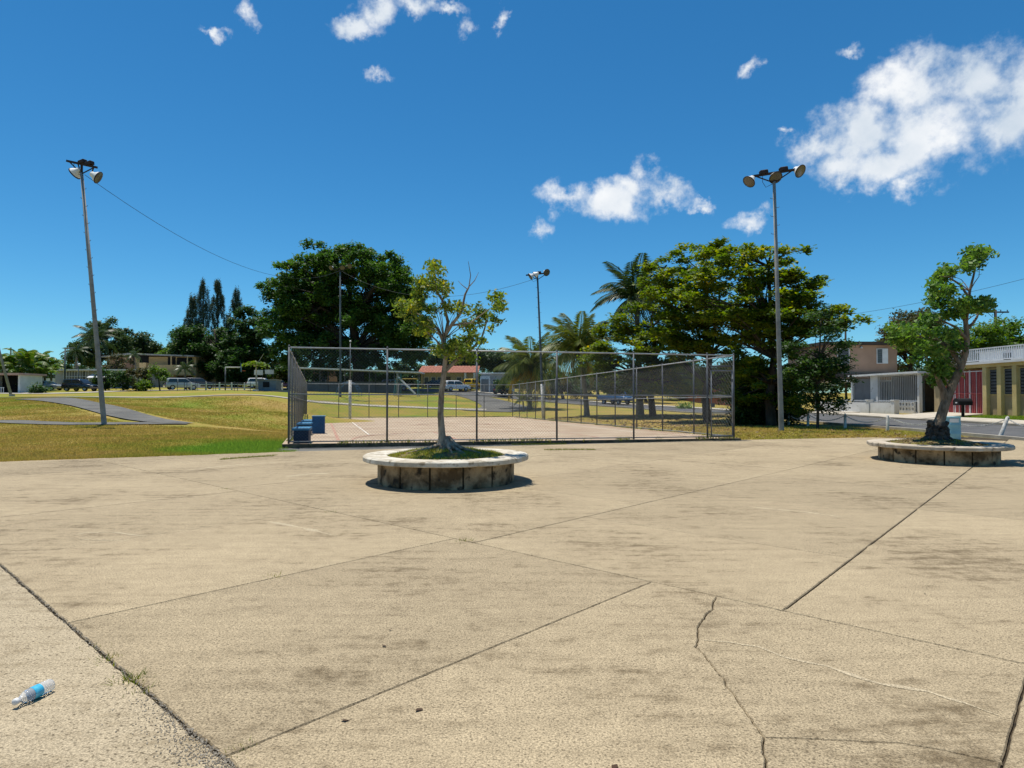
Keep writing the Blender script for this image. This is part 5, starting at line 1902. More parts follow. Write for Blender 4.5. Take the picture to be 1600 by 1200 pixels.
# --- red-roofed yellow house (H4)
Yh = 116
hzp = PT(700, 606, Yh)
o = thing("red_roofed_house", (hzp.x, Yh, tz(hzp.x, Yh)), "yellow house with a sloping red tiled roof beyond the playground", "house")
s = Yh / F
pbox(o, "wall", M_CREAM, -42 * s, 44 * s, 0, 8, -.6, 2.75)
mb = MB()
for k in range(40):       # rows of tiles stepped up the slope
    pass
nrow, ncol = 7, 36
tl = MB()
for r_ in range(nrow):
    for c in range(ncol):
        x0 = -46 * s + c * (94 * s) / ncol
        y0 = -.9 + r_ * .75
        z0 = 2.76 + r_ * .2 + .02 * (c % 2)
        tl.add([(x0, y0, z0), (x0 + 94 * s / ncol * .96, y0, z0), (x0 + 94 * s / ncol * .96, y0 + .85, z0 + .18), (x0, y0 + .85, z0 + .18),
                (x0, y0, z0 + .10), (x0 + 94 * s / ncol * .96, y0, z0 + .10), (x0 + 94 * s / ncol * .96, y0 + .85, z0 + .28), (x0, y0 + .85, z0 + .28)],
               [(0, 3, 2, 1), (4, 5, 6, 7), (0, 1, 5, 4), (1, 2, 6, 5), (2, 3, 7, 6), (3, 0, 4, 7)])
tag(tl.build("roof_tiles", M_TILE, o), kind='stuff')
for x in (-37, -26, -16, 14, 24):
    louvre_window(o, 'y', 0, x * s, (x + 6.5) * s, .9, 2.0, M_WHITEM, 7)
pbox(o, "door", M_BRN, -4 * s, 4 * s, -.06, -.002, -.05, 2.1)
pbox(o, "column", M_WHITE, 26 * s, 29 * s, -1.0, -.7, -.5, 2.74)
pbox(o, "column", M_WHITE, 40 * s, 43 * s, -1.0, -.7, -.5, 2.74)

# --- small grey house (H5)
Yh = 106
o = thing("grey_house", ((778 - 800) / F * Yh, Yh, tz((778 - 800) / F * Yh, Yh)), "small grey flat-roofed house with pale garage front by the street", "house")
s = Yh / F
pbox(o, "wall", M_GREYW, -26 * s, 26 * s, 0, 7, -.8, 3.1)
pbox(o, "roof", M_WHITE, -28 * s, 28 * s, -.4, 7.3, 3.1, 3.3)
pbox(o, "garage_wing", M_WHITEM, -27 * s, -12 * s, -1.2, -.002, -.8, 2.7)
pbox(o, "garage_door", M_GREYD, -25.5 * s, -14 * s, -1.26, -1.202, -.6, 2.2)
louvre_window(o, 'y', 0, -8 * s, -2 * s, .9, 2.2, M_WHITEM, 7)
louvre_window(o, 'y', 0, 10 * s, 18 * s, .9, 2.2, M_WHITEM, 7)

# --- low white house (H2)
Yh = 106
hx = (150 - 800) / F * Yh
s = Yh / F
o = thing("low_white_house", (hx, Yh, tz(hx, Yh)), "low white flat-roofed house with grilles and a white awning on the hill", "house")
pbox(o, "wall", M_GREYW, -64 * s, 66 * s, 0, 8, -.8, 2.9)
pbox(o, "roof", M_WHITE, -62 * s, 68 * s, -1.2, 8.3, 2.9, 3.12)
pbox(o, "white_wall", M_WHITE, -70 * s, -50 * s, -2.2, -2.0, -1, 1.6)
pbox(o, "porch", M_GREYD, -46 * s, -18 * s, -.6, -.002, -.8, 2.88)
bars(o, "porch_bar", M_WHITEM, 'y', -.7, -46 * s, -8 * s, -.2, 2.85, .45, .05, (0, .35, .7, 1))
aw = MB().add([(-2 * s, -.05, 2.6), (34 * s, -.05, 2.6), (36 * s, -1.9, 1.75), (-3 * s, -1.9, 1.75), (-2 * s, -.05, 2.5), (34 * s, -.05, 2.5), (36 * s, -1.9, 1.65), (-3 * s, -1.9, 1.65)],
              [(0, 3, 2, 1), (4, 5, 6, 7), (0, 1, 5, 4), (1, 2, 6, 5), (2, 3, 7, 6), (3, 0, 4, 7)])
aw.build("awning", M_WHITEM, o)
for x in (-1, 33):
    MB().bbox(x * s, x * s + .12, -1.8, -1.68, -1, 1.72).build("awning_post", M_WHITE, o)
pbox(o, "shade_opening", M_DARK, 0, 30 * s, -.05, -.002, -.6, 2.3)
louvre_window(o, 'y', 0, 42 * s, 52 * s, .9, 2.2, M_WHITEM, 7)

# --- two-storey tan house (H3)
Yh = 118
hx = (240 - 800) / F * Yh
s = Yh / F
zb = tz(hx, Yh)
Zp = lambda y: PT(240, y, Yh).z - zb
o = thing("tan_house", (hx, Yh, zb), "two-storey tan house with a thin sloping roof slab and dark balcony openings", "house")
pbox(o, "wall", M_TAN, -70 * s + .001, 66 * s, 0, 9, -1, Zp(557.5))
pbox(o, "side_wall", M_TAN2, -68 * s, -32 * s, -.3, -.002, -1, Zp(559))
rf = MB().add([(-76 * s, -1.2, Zp(559)), (-34 * s, -1.2, Zp(554.5)), (-34 * s, 9.5, Zp(554.5)), (-76 * s, 9.5, Zp(559)),
               (-76 * s, -1.2, Zp(557)), (-34 * s, -1.2, Zp(552.2)), (-34 * s, 9.5, Zp(552.2)), (-76 * s, 9.5, Zp(557))],
              [(0, 3, 2, 1), (4, 5, 6, 7), (0, 1, 5, 4), (1, 2, 6, 5), (2, 3, 7, 6), (3, 0, 4, 7)])
rf.add([(-34 * s + .01, -1.2, Zp(554.5)), (68 * s, -1.2, Zp(558)), (68 * s, 9.5, Zp(558)), (-34 * s + .01, 9.5, Zp(554.5)),
        (-34 * s + .01, -1.2, Zp(552.2)), (68 * s, -1.2, Zp(555.8)), (68 * s, 9.5, Zp(555.8)), (-34 * s + .01, 9.5, Zp(552.2))],
       [(0, 3, 2, 1), (4, 5, 6, 7), (0, 1, 5, 4), (1, 2, 6, 5), (2, 3, 7, 6), (3, 0, 4, 7)])
rf.build("roof", M_ROOFG, o)
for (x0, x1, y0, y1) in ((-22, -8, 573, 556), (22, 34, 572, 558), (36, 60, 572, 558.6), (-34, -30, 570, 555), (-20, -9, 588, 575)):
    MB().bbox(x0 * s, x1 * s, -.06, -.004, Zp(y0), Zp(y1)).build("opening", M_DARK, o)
pbox(o, "balcony_parapet", M_TAN, -4 * s, 66 * s, -2.0, -1.8, Zp(586), Zp(571))
pbox(o, "balcony_floor", M_ROOFG, -4 * s, 66 * s, -1.8, -.06, Zp(587), Zp(585.5))
pbox(o, "stair_wall", M_TAN, -8 * s, 2 * s, -3.0, -2.01, -1.2, Zp(568))
for x in (35, 60):
    pbox(o, "balcony_column", M_TAN, x * s, (x + 1.6) * s, -2.0, -1.85, Zp(571), Zp(557.5))
pbox(o, "garage_door", M_PKROOF, 18 * s, 33 * s, -.10, -.064, -.4, Zp(581))
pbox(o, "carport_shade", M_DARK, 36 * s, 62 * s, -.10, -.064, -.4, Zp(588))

# --- shed with pink roof (H1)
Yh = 84
o = thing("pink_roofed_shed", ((2 - 800) / F * Yh, Yh, tz((2 - 800) / F * Yh, Yh)), "white open-fronted shed with a pale pink flat roof", "shed")
s = Yh / F
sh = PT(2, 586, Yh).z - tz((2 - 800) / F * Yh, Yh)
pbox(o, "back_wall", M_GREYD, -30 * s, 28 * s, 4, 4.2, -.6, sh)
pbox(o, "side_wall", M_WHITE, 26 * s, 29 * s, 0, 3.99, -.6, sh)
pbox(o, "side_wall", M_WHITE, -30 * s, -27 * s, 0, 3.99, -.6, sh)
pbox(o, "roof", M_PKROOF, -32 * s, 32 * s, -.5, 4.5, sh, sh + .26)
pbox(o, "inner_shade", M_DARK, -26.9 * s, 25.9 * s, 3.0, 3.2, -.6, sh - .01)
bars(o, "picket", M_WHITEM, 'y', -.9, -28 * s, 12 * s, -.1, .75, .3, .05, (.1, .9))
# --- far grey tiers behind the kiosk
Yh = 128
o = thing("terraced_building", ((432 - 800) / F * Yh, Yh, tz((432 - 800) / F * Yh, Yh)), "pale stepped building between the hill trees and the spreading tree", "building")
s = Yh / F
zb = tz((432 - 800) / F * Yh, Yh)
Zp = lambda y: PT(432, y, Yh).z - zb
pbox(o, "wall", M_GREYW, -18 * s, 20 * s, 0, 8, -1, Zp(577))
pbox(o, "upper_wall", M_CREAM, -12 * s, 20 * s, 1, 8, Zp(577) + .002, Zp(565))
pbox(o, "roof", M_ROOFG, -14 * s, 22 * s, .5, 8.3, Zp(565) + .002, Zp(563))
for x in (-9, -3, 3, 9, 14):
    MB().bbox(x * s, (x + 3) * s, .94, .996, Zp(576), Zp(569)).build("window", M_GLASS, o)
for x in (-14, -5, 4, 12):
    MB().bbox(x * s, (x + 4) * s, -.06, -.004, Zp(590), Zp(581)).build("window", M_GLASS, o)
# --- turquoise roofed kiosk glimpsed through the trees
Yh = 112
zb = tz((498 - 800) / F * Yh, Yh)
o = thing("turquoise_roofed_house", ((498 - 800) / F * Yh, Yh, zb), "peach house with turquoise metal roof glimpsed under the spreading tree", "house")
s = Yh / F
Zp = lambda y: PT(498, y, Yh).z - zb
pbox(o, "wall", M_TAN2, -10 * s, 14 * s, 0, 6, -1, Zp(576))
MB().extrude_y([(-12 * s, Zp(576)), (14 * s, Zp(576)), (9 * s, Zp(563)), (-5 * s, Zp(563))], -.8, 6.3).build("roof", M_TURQ, o)
louvre_window(o, 'y', 0, -6 * s, 0, .7, 2.2, M_WHITEM, 6)
louvre_window(o, 'y', 0, 5 * s, 11 * s, .7, 2.2, M_WHITEM, 6)

# ------------------------------------------------------------------ park furniture
# long shelter roof
Yh = 93
o = thing("park_shelter", ((560 - 800) / F * Yh, Yh, tz((560 - 800) / F * Yh, Yh)), "long flat-roofed open shelter on thin posts behind the playground", "shelter")
s = Yh / F
zb = tz((560 - 800) / F * Yh, Yh)
Zp = lambda y: PT(560, y, Yh).z - zb
x0, x1 = (459 - 560) * s, (657 - 560) * s
rf = MB().add([(x0, -.3, Zp(575.5)), (x1, -.3, Zp(583)), (x1, 4.5, Zp(583)), (x0, 4.5, Zp(575.5)),
               (x0, -.3, Zp(573.2)), (x1, -.3, Zp(581)), (x1, 4.5, Zp(581)), (x0, 4.5, Zp(573.2))],
              [(0, 3, 2, 1), (4, 5, 6, 7), (0, 1, 5, 4), (1, 2, 6, 5), (2, 3, 7, 6), (3, 0, 4, 7)])
rf.build("roof", M_WHITEM, o)
for k in range(6):
    for y in (0, 4.2):
        x = x0 + .2 + (x1 - x0 - .4) * k / 5
        zz_ = Zp(574.5 + 7.6 * k / 5)
        gz = tz(o.location.x + x, Yh + y) - zb
        MB().tube([(x, y, gz - .2), (x, y, zz_)], .06, 7).build("post", M_GALV_D, o)
# dark block wall under the shelter
o = thing("block_wall", ((540 - 800) / F * 97, 97.6, tz((540 - 800) / F * 97, 97.6)), "dark grey block wall behind the shelter posts", "wall")
s = 97 / F
MB().bbox(-75 * s, 85 * s, 0, .25, -.8, 1.5).build("wall", M_GREYD, o)
MB().bbox(-75 * s, 85 * s, -.04, .29, 1.5, 1.6).build("coping", M_GALV_D, o)
# slide
Y = 84
g0_ = ground(632, Y)
s = Y / F
o = thing("playground_slide", g0_, "white playground slide with blue-green ladder and yellow rails", "slide")
mt = mat("teal_paint", (.05, .19, .2), (.035, .13, .14), 4, .6)
my = mat("yellow_paint", (.5, .33, .04), (.4, .25, .03), 4, .6)
ztop = PT(632, 594, Y).z - g0_.z
ch = MB()
prof = []
for i in range(9):
    t = i / 8
    x = (-9 + 26 * t) * s
    z = ztop * (1 - t) ** 1.05 + .25
    prof.append((x, z))
for i in range(8):
    (xa, za), (xb, zb_) = prof[i], prof[i + 1]
    for (ya, yb, lift) in ((-.3, .3, 0), (-.34, -.3, .18), (.3, .34, .18)):
        ch.add([(xa, ya, za), (xb, ya, zb_), (xb, yb, zb_), (xa, yb, za), (xa, ya, za + lift + .04), (xb, ya, zb_ + lift + .04), (xb, yb, zb_ + lift + .04), (xa, yb, za + lift + .04)],
               [(0, 3, 2, 1), (4, 5, 6, 7), (0, 1, 5, 4), (2, 3, 7, 6)])
ch.build("chute", M_WHITE, o)
for y in (-.35, .35):
    MB().tube([(-16 * s, y, -.2), (-10 * s, y, ztop + .25)], .035, 6).build("ladder_rail", mt, o)
for k in range(6):
    t = (k + .6) / 6.5
    MB().tube([((-16 + 6 * t) * s, -.35, t * ztop), ((-16 + 6 * t) * s, .35, t * ztop)], .025, 6).build("rung", mt, o)
MB().box((-9.5 * s, 0, ztop + .2), (.9, .75, .06)).build("platform", mt, o)
for x, y in ((-11, -.36), (-6, -.36), (-11, .36), (-6, .36)):
    MB().tube([(x * s, y, -.2), (x * s, y, ztop + .9)], .035, 6).build("leg", M_WPAINT if x < -8 else mt, o)
# swing frame
g0_ = ground(640, 86)
o = thing("swing_frame", g0_, "yellow-topped swing frame beside the white slide", "swing")
s = 86 / F
zt_ = PT(640, 592, 86).z - g0_.z
MB().tube([(-22 * s, 0, zt_), (10 * s, 0, zt_), (13 * s, 0, zt_ - .15)], .05, 7).build("top_bar", my, o)
for x in (-22, 13):
    for y in (-1, 1):
        MB().tube([((x + 1.5 * (1 if x > 0 else -1)) * s, y, -.4), (x * s, 0, zt_ - .1)], .045, 7).build("leg", mt, o)
for x in (-14, -3):
    for dx in (-.22, .22):
        MB().tube([(x * s + dx, 0, zt_), (x * s + dx, 0, .5)], .012, 5).build("chain", M_GALV_D, o)
    MB().box((x * s, 0, .48), (.5, .2, .05)).build("seat", M_DARK, o)
# climbing arch
g0_ = ground(545, 80)
o = thing("climbing_frame", g0_, "blue arched climbing frame on the grass below the shelter", "climbing frame")
for y in (-.8, .8):
    MB().tube([(1.4 * math.cos(a), y, 1.7 * math.sin(a) - .05) for a in np.linspace(0, math.pi, 13)], .04, 6).build("arch", mat("blue_tube", (.06, .16, .3), (.04, .1, .2), 4, .5), o)
for k in range(1, 12):
    a = math.pi * k / 12
    MB().tube([(1.4 * math.cos(a), -.8, 1.7 * math.sin(a) - .05), (1.4 * math.cos(a), .8, 1.7 * math.sin(a) - .05)], .025, 6).build("rung", mat("blue_tube", (.06, .16, .3)), o)


def hoop(px, Y, ytop, label, side=1, sc=1.0):
    g0_ = ground(px, Y)
    o = thing("basketball_hoop", g0_, label, "basketball hoop", "basketball hoops on the upper lawn")
    h = PT(px, ytop, Y).z - g0_.z
    MB().tube([(0, 0, -.2), (0, 0, h)], .09, 8).build("post", M_GALV_D, o, True)
    MB().tube([(0, 0, h), (2.0 * side * sc, 0, h)], .07, 8).build("arm", M_WPAINT, o, True)
    bevel_box(MB(), (2.05 * side * sc, 0, h - .05), (.06, 1.8, 1.1), .01, .35).build("backboard", mat("faded_blue_board", (.22, .34, .44), (.15, .25, .34), 4, .6), o)
    MB().tube([(2.35 * side * sc + .23 * math.cos(a), .23 * math.sin(a), h - .45) for a in np.linspace(0, 2 * math.pi, 15)], .02, 5).build("rim", M_TERRA, o)
    return o


hoop(352, 84, 574, "basketball hoop with a pale arm and faded blue backboard on the upper lawn")
# wire fence on the upper lawn: posts and rails
Y = 76.5
g0_ = ground(340, Y)
o = thing("wire_fence", g0_, "low dark wire fence on thin posts across the upper lawn", "fence")
s = Y / F
pts_ = []
for k, px in enumerate((277, 288, 292, 305, 308, 321, 333, 337, 352, 366, 371, 391)):
    g_ = ground(px, Y) - g0_
    MB().tube([g_ - Vector((0, 0, .15)), g_ + Vector((0, 0, 1.05 if k % 3 else 1.15))], .035, 6).build("post", M_GALV_D, o)
    pts_.append(g_)
for h in (.4, .98):
    MB().tube([p + Vector((0, 0, h)) for p in pts_], .012, 5).build("strand", M_GALV_D, o)
# white guard rail along the upper street
Y = 90
g0_ = ground(370, Y)
o = thing("guard_rail", g0_, "white rail on short posts along the upper street", "barrier")
rp = []
for px in (299, 322, 343, 362, 382, 401, 421, 441):
    g_ = ground(px, Y) - g0_
    bevel_box(MB(), g_ + Vector((0, 0, .45)), (.16, .16, 1.3), .03).build("post", M_WPAINT, o)
    rp.append(g_)
for a, b in zip(rp[:-1], rp[1:]):
    MB().bar(a + Vector((0, -.06, .85)), b + Vector((0, -.06, .85)), .06, .1).build("rail", M_WPAINT, o)
# kiosk / grill block
Y = 79.5
g0_ = ground(421, Y)
o = thing("grill_kiosk", g0_, "grey-blue concrete kiosk with a dark hatch and pale counter on the lawn", "kiosk")
s = Y / F
mk = mat("kiosk_grey", (.17, .21, .24), (.11, .14, .165), 1.5, .85)
MB().bbox(-18 * s, 10 * s, 0, 1.8, -.4, 1.35).build("wall", mk, o)
MB().bbox(-19 * s, 11 * s, -.1, 1.9, 1.352, 1.45).build("top_slab", M_ROOFG, o)
MB().bbox(-10 * s, 0, -.05, -.004, .5, 1.15).build("hatch", M_DARK, o)
MB().bbox(-20 * s, 32 * s, -.7, -.01, -.4, .12).build("step", mk, o)
MB().bbox(-21 * s, -13 * s, -1.0, -.72, -.3, .22).build("counter", M_WHITE, o)
# pale sign boards by the cars
for (px, py, Y, w, h, lab) in ((404, 582, 104, 1.4, .8, "pale board sign near the parked white car"), (421, 581, 104, 1.4, .7, "white board sign behind the parked white car")):
    g0_ = ground(px, Y)
    c = PT(px, py, Y) - g0_
    o = thing("board_sign", g0_, lab, "sign")
    MB().box(c, (w, .06, h)).build("board", M_WHITE, o)
    for dx in (-w * .4, w * .4):
        MB().tube([(dx, .05, -.2), (dx, .05, c.z + h * .4)], .035, 6).build("post", M_GALV_D, o)

# ------------------------------------------------------------------ cars
M_TYRE = mat("tyre_rubber", (0.016, 0.016, 0.017), (0.01, 0.01, 0.01), 4, .85)
M_RIM = mat("alloy_rim", (0.42, 0.42, 0.43), (0.3, 0.3, 0.31), 4, .35, metal=.6)
M_CHEAD = glass_mat("headlight_glass", (.55, .56, .56), .12)
M_TAIL = glass_mat("tail_light_red", (.35, .015, .012), .2)
PROFILES = {
    'suv': ([(-2.25, .38), (-2.3, .75), (-2.22, 1.02), (-1.2, 1.06), (1.0, 1.08), (1.25, 1.05), (2.1, .92), (2.28, .72), (2.26, .36)],
            [(-2.18, 1.0), (-2.05, 1.60), (-1.8, 1.69), (.1, 1.70), (.45, 1.60), (1.2, 1.03)]),
    'sedan': ([(-2.2, .35), (-2.25, .70), (-2.15, .95), (-1.2, .96), (.9, .96), (1.2, .92), (2.1, .78), (2.22, .62), (2.2, .33)],
              [(-1.75, .92), (-1.15, 1.32), (-.9, 1.38), (.1, 1.39), (.35, 1.34), (1.1, .92)]),
    'truck': ([(-2.6, .5), (-2.65, 1.0), (-2.6, 1.15), (-.6, 1.15), (.9, 1.15), (1.3, 1.12), (2.4, 1.05), (2.55, .85), (2.52, .48)],
              [(-.65, 1.1), (-.55, 1.75), (-.3, 1.83), (.6, 1.83), (.9, 1.72), (1.45, 1.1)]),
}


def car(px, Y, heading, kind, paint, label, dz=0.0, group="cars parked by the park"):
    g0_ = ground(px, Y)
    o = thing("parked_car", (g0_.x, g0_.y, g0_.z + .07 + dz), label, "car", group, heading)
    low, cab = PROFILES[kind]
    hw = .9
    # body: lower shell lofted across the width, narrower at the sills and shoulders
    secs = [(-hw, .86, .04), (-hw * .97, .97, .01), (-hw * .7, 1.0, 0), (hw * .7, 1.0, 0), (hw * .97, .97, .01), (hw, .86, .04)]

    def loft(prof, wid, shrink):
        n = len(prof)
        cz = sum(p[1] for p in prof) / n
        cx = sum(p[0] for p in prof) / n
        vs = []
        for (y, k, _) in wid:
            for (x, z) in prof:
                vs.append((cx + (x - cx) * (1 - (1 - k) * .35), y * (1 - shrink * max(0, z - cz)), cz + (z - cz) * k))
        fs = [tuple(range(n)), tuple(range(len(vs) - 1, len(vs) - n - 1, -1))]
        for i in range(len(wid) - 1):
            for j in range(n):
                a, b = i * n + j, i * n + (j + 1) % n
                fs.append((a, a + n, b + n, b))
        return MB().add(vs, fs)
    b = loft(low, secs, .08)
    b2 = loft(cab, [(-hw * .92, .93, 0), (-hw * .86, 1, 0), (hw * .86, 1, 0), (hw * .92, .93, 0)], .32)
    b.add(b2.v, b2.f)
    b.build("body", paint, o, True)
    zc_ = sum(p[1] for p in cab) / len(cab)
    # glass: side panes, windscreen, rear screen, set just proud of the cabin
    for s_ in (-1, 1):
        z0, z1 = cab[0][1] + .10, cab[2][1] - .10
        xa, xb = cab[0][0] + .22, cab[-1][0] - .22
        xt0, xt1 = cab[2][0] + .02, cab[4][0] - .08
        yy = lambda z: s_ * hw * .925 * (1 - .32 * max(0, z - zc_)) + s_ * .004
        xm = (xt0 + xt1) / 2
        for (p0, p1, t0, t1) in ((xa, xm - .05, xt0, xm - .05), (xm + .05, xb, xm + .05, xt1)):
            MB().add([(p0, yy(z0), z0), (p1, yy(z0), z0), (t1, yy(z1), z1), (t0, yy(z1), z1)], [(0, 1, 2, 3) if s_ < 0 else (3, 2, 1, 0)]).build("side_window", M_GLASS, o)
    for (i, j, nm) in ((0, 1, "rear_window"), (5, 4, "windscreen")):
        (xa, za), (xb, zb_) = cab[i], cab[j]
        sg = -1 if i == 0 else 1
        w0, w1 = hw * .78, hw * .66
        a_ = Vector((xa, 0, za)).lerp(Vector((xb, 0, zb_)), .15)
        c_ = Vector((xa, 0, za)).lerp(Vector((xb, 0, zb_)), .92)
        off = Vector((sg * .02, 0, .012))
        MB().add([a_ + off + Vector((0, -w0, 0)), a_ + off + Vector((0, w0, 0)), c_ + off + Vector((0, w1, 0)), c_ + off + Vector((0, -w1, 0))], [(0, 1, 2, 3)]).build(nm, M_GLASS, o)
    wr = .36 if kind != 'sedan' else .32
    for x in (-1.38, 1.38):
        for s_ in (-1, 1):
            w = bpy.data.objects.new("wheel", None)
            w.location = (x, s_ * .80, wr)
            link(w, o)
            M90 = Matrix.Rotation(math.pi / 2, 4, 'X')
            MB().lathe([(wr * .62, -.11), (wr * .95, -.11), (wr, -.07), (wr, .07), (wr * .95, .11), (wr * .62, .11)], 18, M90).build("tyre", M_TYRE, w, True)
            MB().lathe([(.001, .075), (wr * .2, .09), (wr * .55, .07), (wr * .66, .10)], 14, M90).lathe([(.001, -.075), (wr * .2, -.09), (wr * .55, -.07), (wr * .66, -.10)], 14, M90).build("rim", M_RIM, w, True)
    for s_ in (-1, 1):
        bevel_box(MB(), (low[-2][0] - .06, s_ * .62, low[-2][1] + .02), (.16, .36, .15), .02).build("headlight", M_CHEAD, o)
        bevel_box(MB(), (low[1][0] + .05, s_ * .68, low[1][1] + .12), (.12, .22, .24), .02).build("tail_light", M_TAIL, o)
        bevel_box(MB(), (cab[-1][0] - .35, s_ * 1.0, cab[0][1] + .1), (.16, .16, .12), .02).build("mirror", paint, o)
    return o


def paint(name, c):
    if name in MATS:
        return MATS[name]
    m = glass_mat(name, c, .25)
    b = m.node_tree.nodes['Principled BSDF']
    b.inputs['Coat Weight'].default_value = .5
    b.inputs['Specular IOR Level'].default_value = .5
    return m


car(126, 90, R(-8), 'suv', paint("black_car_paint", (.012, .013, .016)), "black sport utility car parked before the low white house")
car(284, 93, R(40), 'suv', paint("silver_car_paint", (.36, .38, .40)), "silver car parked in front of the tan house")
car(312, 99, R(25), 'suv', paint("dark_grey_car_paint", (.05, .05, .055)), "dark grey car parked under the hill trees beside the silver car")
car(410, 107, R(5), 'suv', paint("white_car_paint", (.72, .72, .72)), "white car parked beside the pale board signs")
car(438, 103, R(10), 'sedan', paint("red_car_paint", (.28, .05, .06)), "dark red car parked beyond the grilling kiosk")
car(712, 103, R(35), 'suv', paint("white_car_paint", (.72, .72, .72)), "white sport utility car parked before the red-roofed house")
car(734, 108, R(60), 'truck', paint("yellow_car_paint", (.62, .42, .02)), "bright yellow pickup parked before the red-roofed house")
car(684, 109, R(15), 'sedan', paint("black_car_paint", (.012, .013, .016)), "black sedan parked before the red-roofed house")
car(787, 99, R(70), 'suv', paint("navy_car_paint", (.02, .03, .05)), "dark blue car parked at the small grey house")
car(618, 103, R(5), 'suv', paint("silver_car_paint", (.36, .38, .40)), "silver car half hidden under the shelter end")
car(962, 86, R(-55), 'truck', paint("blue_car_paint", (.03, .10, .22)), "blue truck parked on the street behind the almond trees")
car(72, 93, R(0), 'sedan', paint("grey_car_paint", (.30, .31, .32)), "light grey car half hidden by the shed hedge")

# ------------------------------------------------------------------ roadside chain, barrel, mailbox
M_PWHITE = mat("old_white_post", (0.62, 0.60, 0.55), (0.36, 0.34, 0.30), 6, .85, .3, 30)
posts = [(1180, 44.5), (1205, 41.0), (1232, 38.0), (1262, 35.3), (1320, 32.6), (1386, 30.2), (1478, 27.4), (1561, 25.2), (1665, 23.2)]
tops = []
for k, (px, Y) in enumerate(posts):
    g0_ = ground(px, Y)
    lean = Vector((.34, 0, .84)) if k == 7 else Vector((rnd.uniform(-.03, .03), 0, .74))
    lab = "leaning white chain post beside the grey-brown planter" if k == 7 else "short white concrete post holding the roadside chain"
    o = thing("chain_post", g0_, lab, "post", "posts of the roadside chain")
    MB().tube([Vector((0, 0, -.15)), Vector((0, 0, 0)), lean * .96, lean], [.075, .075, .062, .03], 8).build("shaft", M_PWHITE, o, True)
    MB().tube([lean * .9 + Vector((0, -.07, 0)), lean * .9 + Vector((0, .07, 0))], .02, 6).build("hook", M_GALV_D, o)
    tops.append(g0_ + lean * .9)
for a, b in zip(tops[:-1], tops[1:]):
    n = 46
    pts_ = [a.lerp(b, i / n) - Vector((0, 0, .30 * 4 * (i / n) * (1 - i / n))) for i in range(n + 1)]
    # links of the chain: alternate flat and upright ovals
    ch = MB()
    for i in range(n):
        p, q_ = pts_[i], pts_[i + 1]
        d = (q_ - p)
        up_ = Vector((0, 0, 1)) if i % 2 else d.cross(Vector((0, 0, 1))).normalized()
        e = d * .18
        ch.tube([p - e + up_ * .0, p + d * .2 + up_ * .022, p + d * .8 + up_ * .022, q_ + e, p + d * .8 - up_ * .022, p + d * .2 - up_ * .022, p - e], .010, 4, False)
    o = ch.build("barrier_chain", M_PWHITE)
    tag(o, "sagging white chain between two roadside posts", "chain", "roadside chains")
# blue barrel
g0_ = ground(1486, 23.6)
o = thing("waste_barrel", g0_, "pale blue waste barrel behind the grey-brown planter", "barrel")
mbl = mat("pale_blue_drum", (.22, .44, .52), (.16, .34, .42), 3, .5, local=True)
MB().lathe([(.001, -.02), (.27, -.02), (.285, .02), (.285, .26), (.298, .29), (.285, .32), (.285, .58), (.298, .61), (.285, .64), (.28, .86), (.295, .88), (.295, .90), (.27, .90), (.26, .3), (.001, .28)], 24).build("drum", mbl, o, True)
MB().lathe([(.294, .70), (.294, .84)], 10, None, R(225), R(285)).build("white_label", M_WHITE, o, True)
# mailbox
g0_ = Vector((27.3, 39.2, tz(27.3, 39.2)))
o = thing("mailbox", g0_, "black mailbox on a short black post at the red gate driveway", "mailbox")
MB().bbox(-.06, .06, -.06, .06, -.2, .78).build("post", M_DARK, o)
pr_ = [(-.26, .78), (.26, .78), (.26, 1.02), (.2, 1.14), (.08, 1.2), (-.08, 1.2), (-.2, 1.14), (-.26, 1.02)]
mbx = MB()
n = len(pr_)
mbx.add([(-.42, p[0], p[1]) for p in pr_] + [(.42, p[0], p[1]) for p in pr_], [tuple(range(n - 1, -1, -1)), tuple(range(n, 2 * n))] + [(i, (i + 1) % n, n + (i + 1) % n, n + i) for i in range(n)])
mbx.build("box", M_DARK, o)
MB().bbox(-.425, -.42, -.12, .05, .9, .97).build("number_plate", M_WHITE, o)

# ------------------------------------------------------------------ bottle on the slab
pc = G(22, 1108)
pe = G(80, 1079)
ax = (pe - pc)
ang_b = math.atan2(ax.y, ax.x)
bm = bpy.data.materials.new("clear_plastic")
bm.use_nodes = True
bb = bm.node_tree.nodes['Principled BSDF']
bb.inputs['Base Color'].default_value = (.93, .95, .97, 1)
bb.inputs['Roughness'].default_value = .12
bb.inputs['Transmission Weight'].default_value = .72
bb.inputs['IOR'].default_value = 1.15
bl_m = mat("blue_bottle_label", (.02, .30, .55), (.10, .50, .66), 35, .35, local=True, spec=.5)
o = thing("plastic_bottle", (pc.x, pc.y, .034), "clear plastic water bottle with blue label lying on the concrete", "bottle", None, ang_b)
MX = Matrix.Rotation(math.pi / 2, 4, 'Y')
k_ = ax.length / .25
prof = [(.001, 0), (.016, 0), (.016, .022), (.013, .024), (.013, .034), (.018, .046), (.029, .07), (.033, .085), (.033, .10), (.0315, .104), (.033, .108), (.033, .165), (.031, .17), (.033, .176), (.031, .185), (.033, .192), (.031, .2), (.033, .208), (.0315, .222), (.033, .232), (.030, .246), (.022, .25), (.001, .245)]
MB().lathe([(r_, z * k_) for r_, z in prof[3:]], 20, MX).build("body", bm, o, True)
MB().lathe([(r_, z * k_) for r_, z in ((.001, -.001), (.0155, -.001), (.0165, .003), (.0165, .021), (.014, .023))], 20, MX).build("cap", M_WHITE, o, True)
MB().lathe([(.0337, .108 * k_), (.0337, .166 * k_)], 24, MX).build("label", bl_m, o, True)

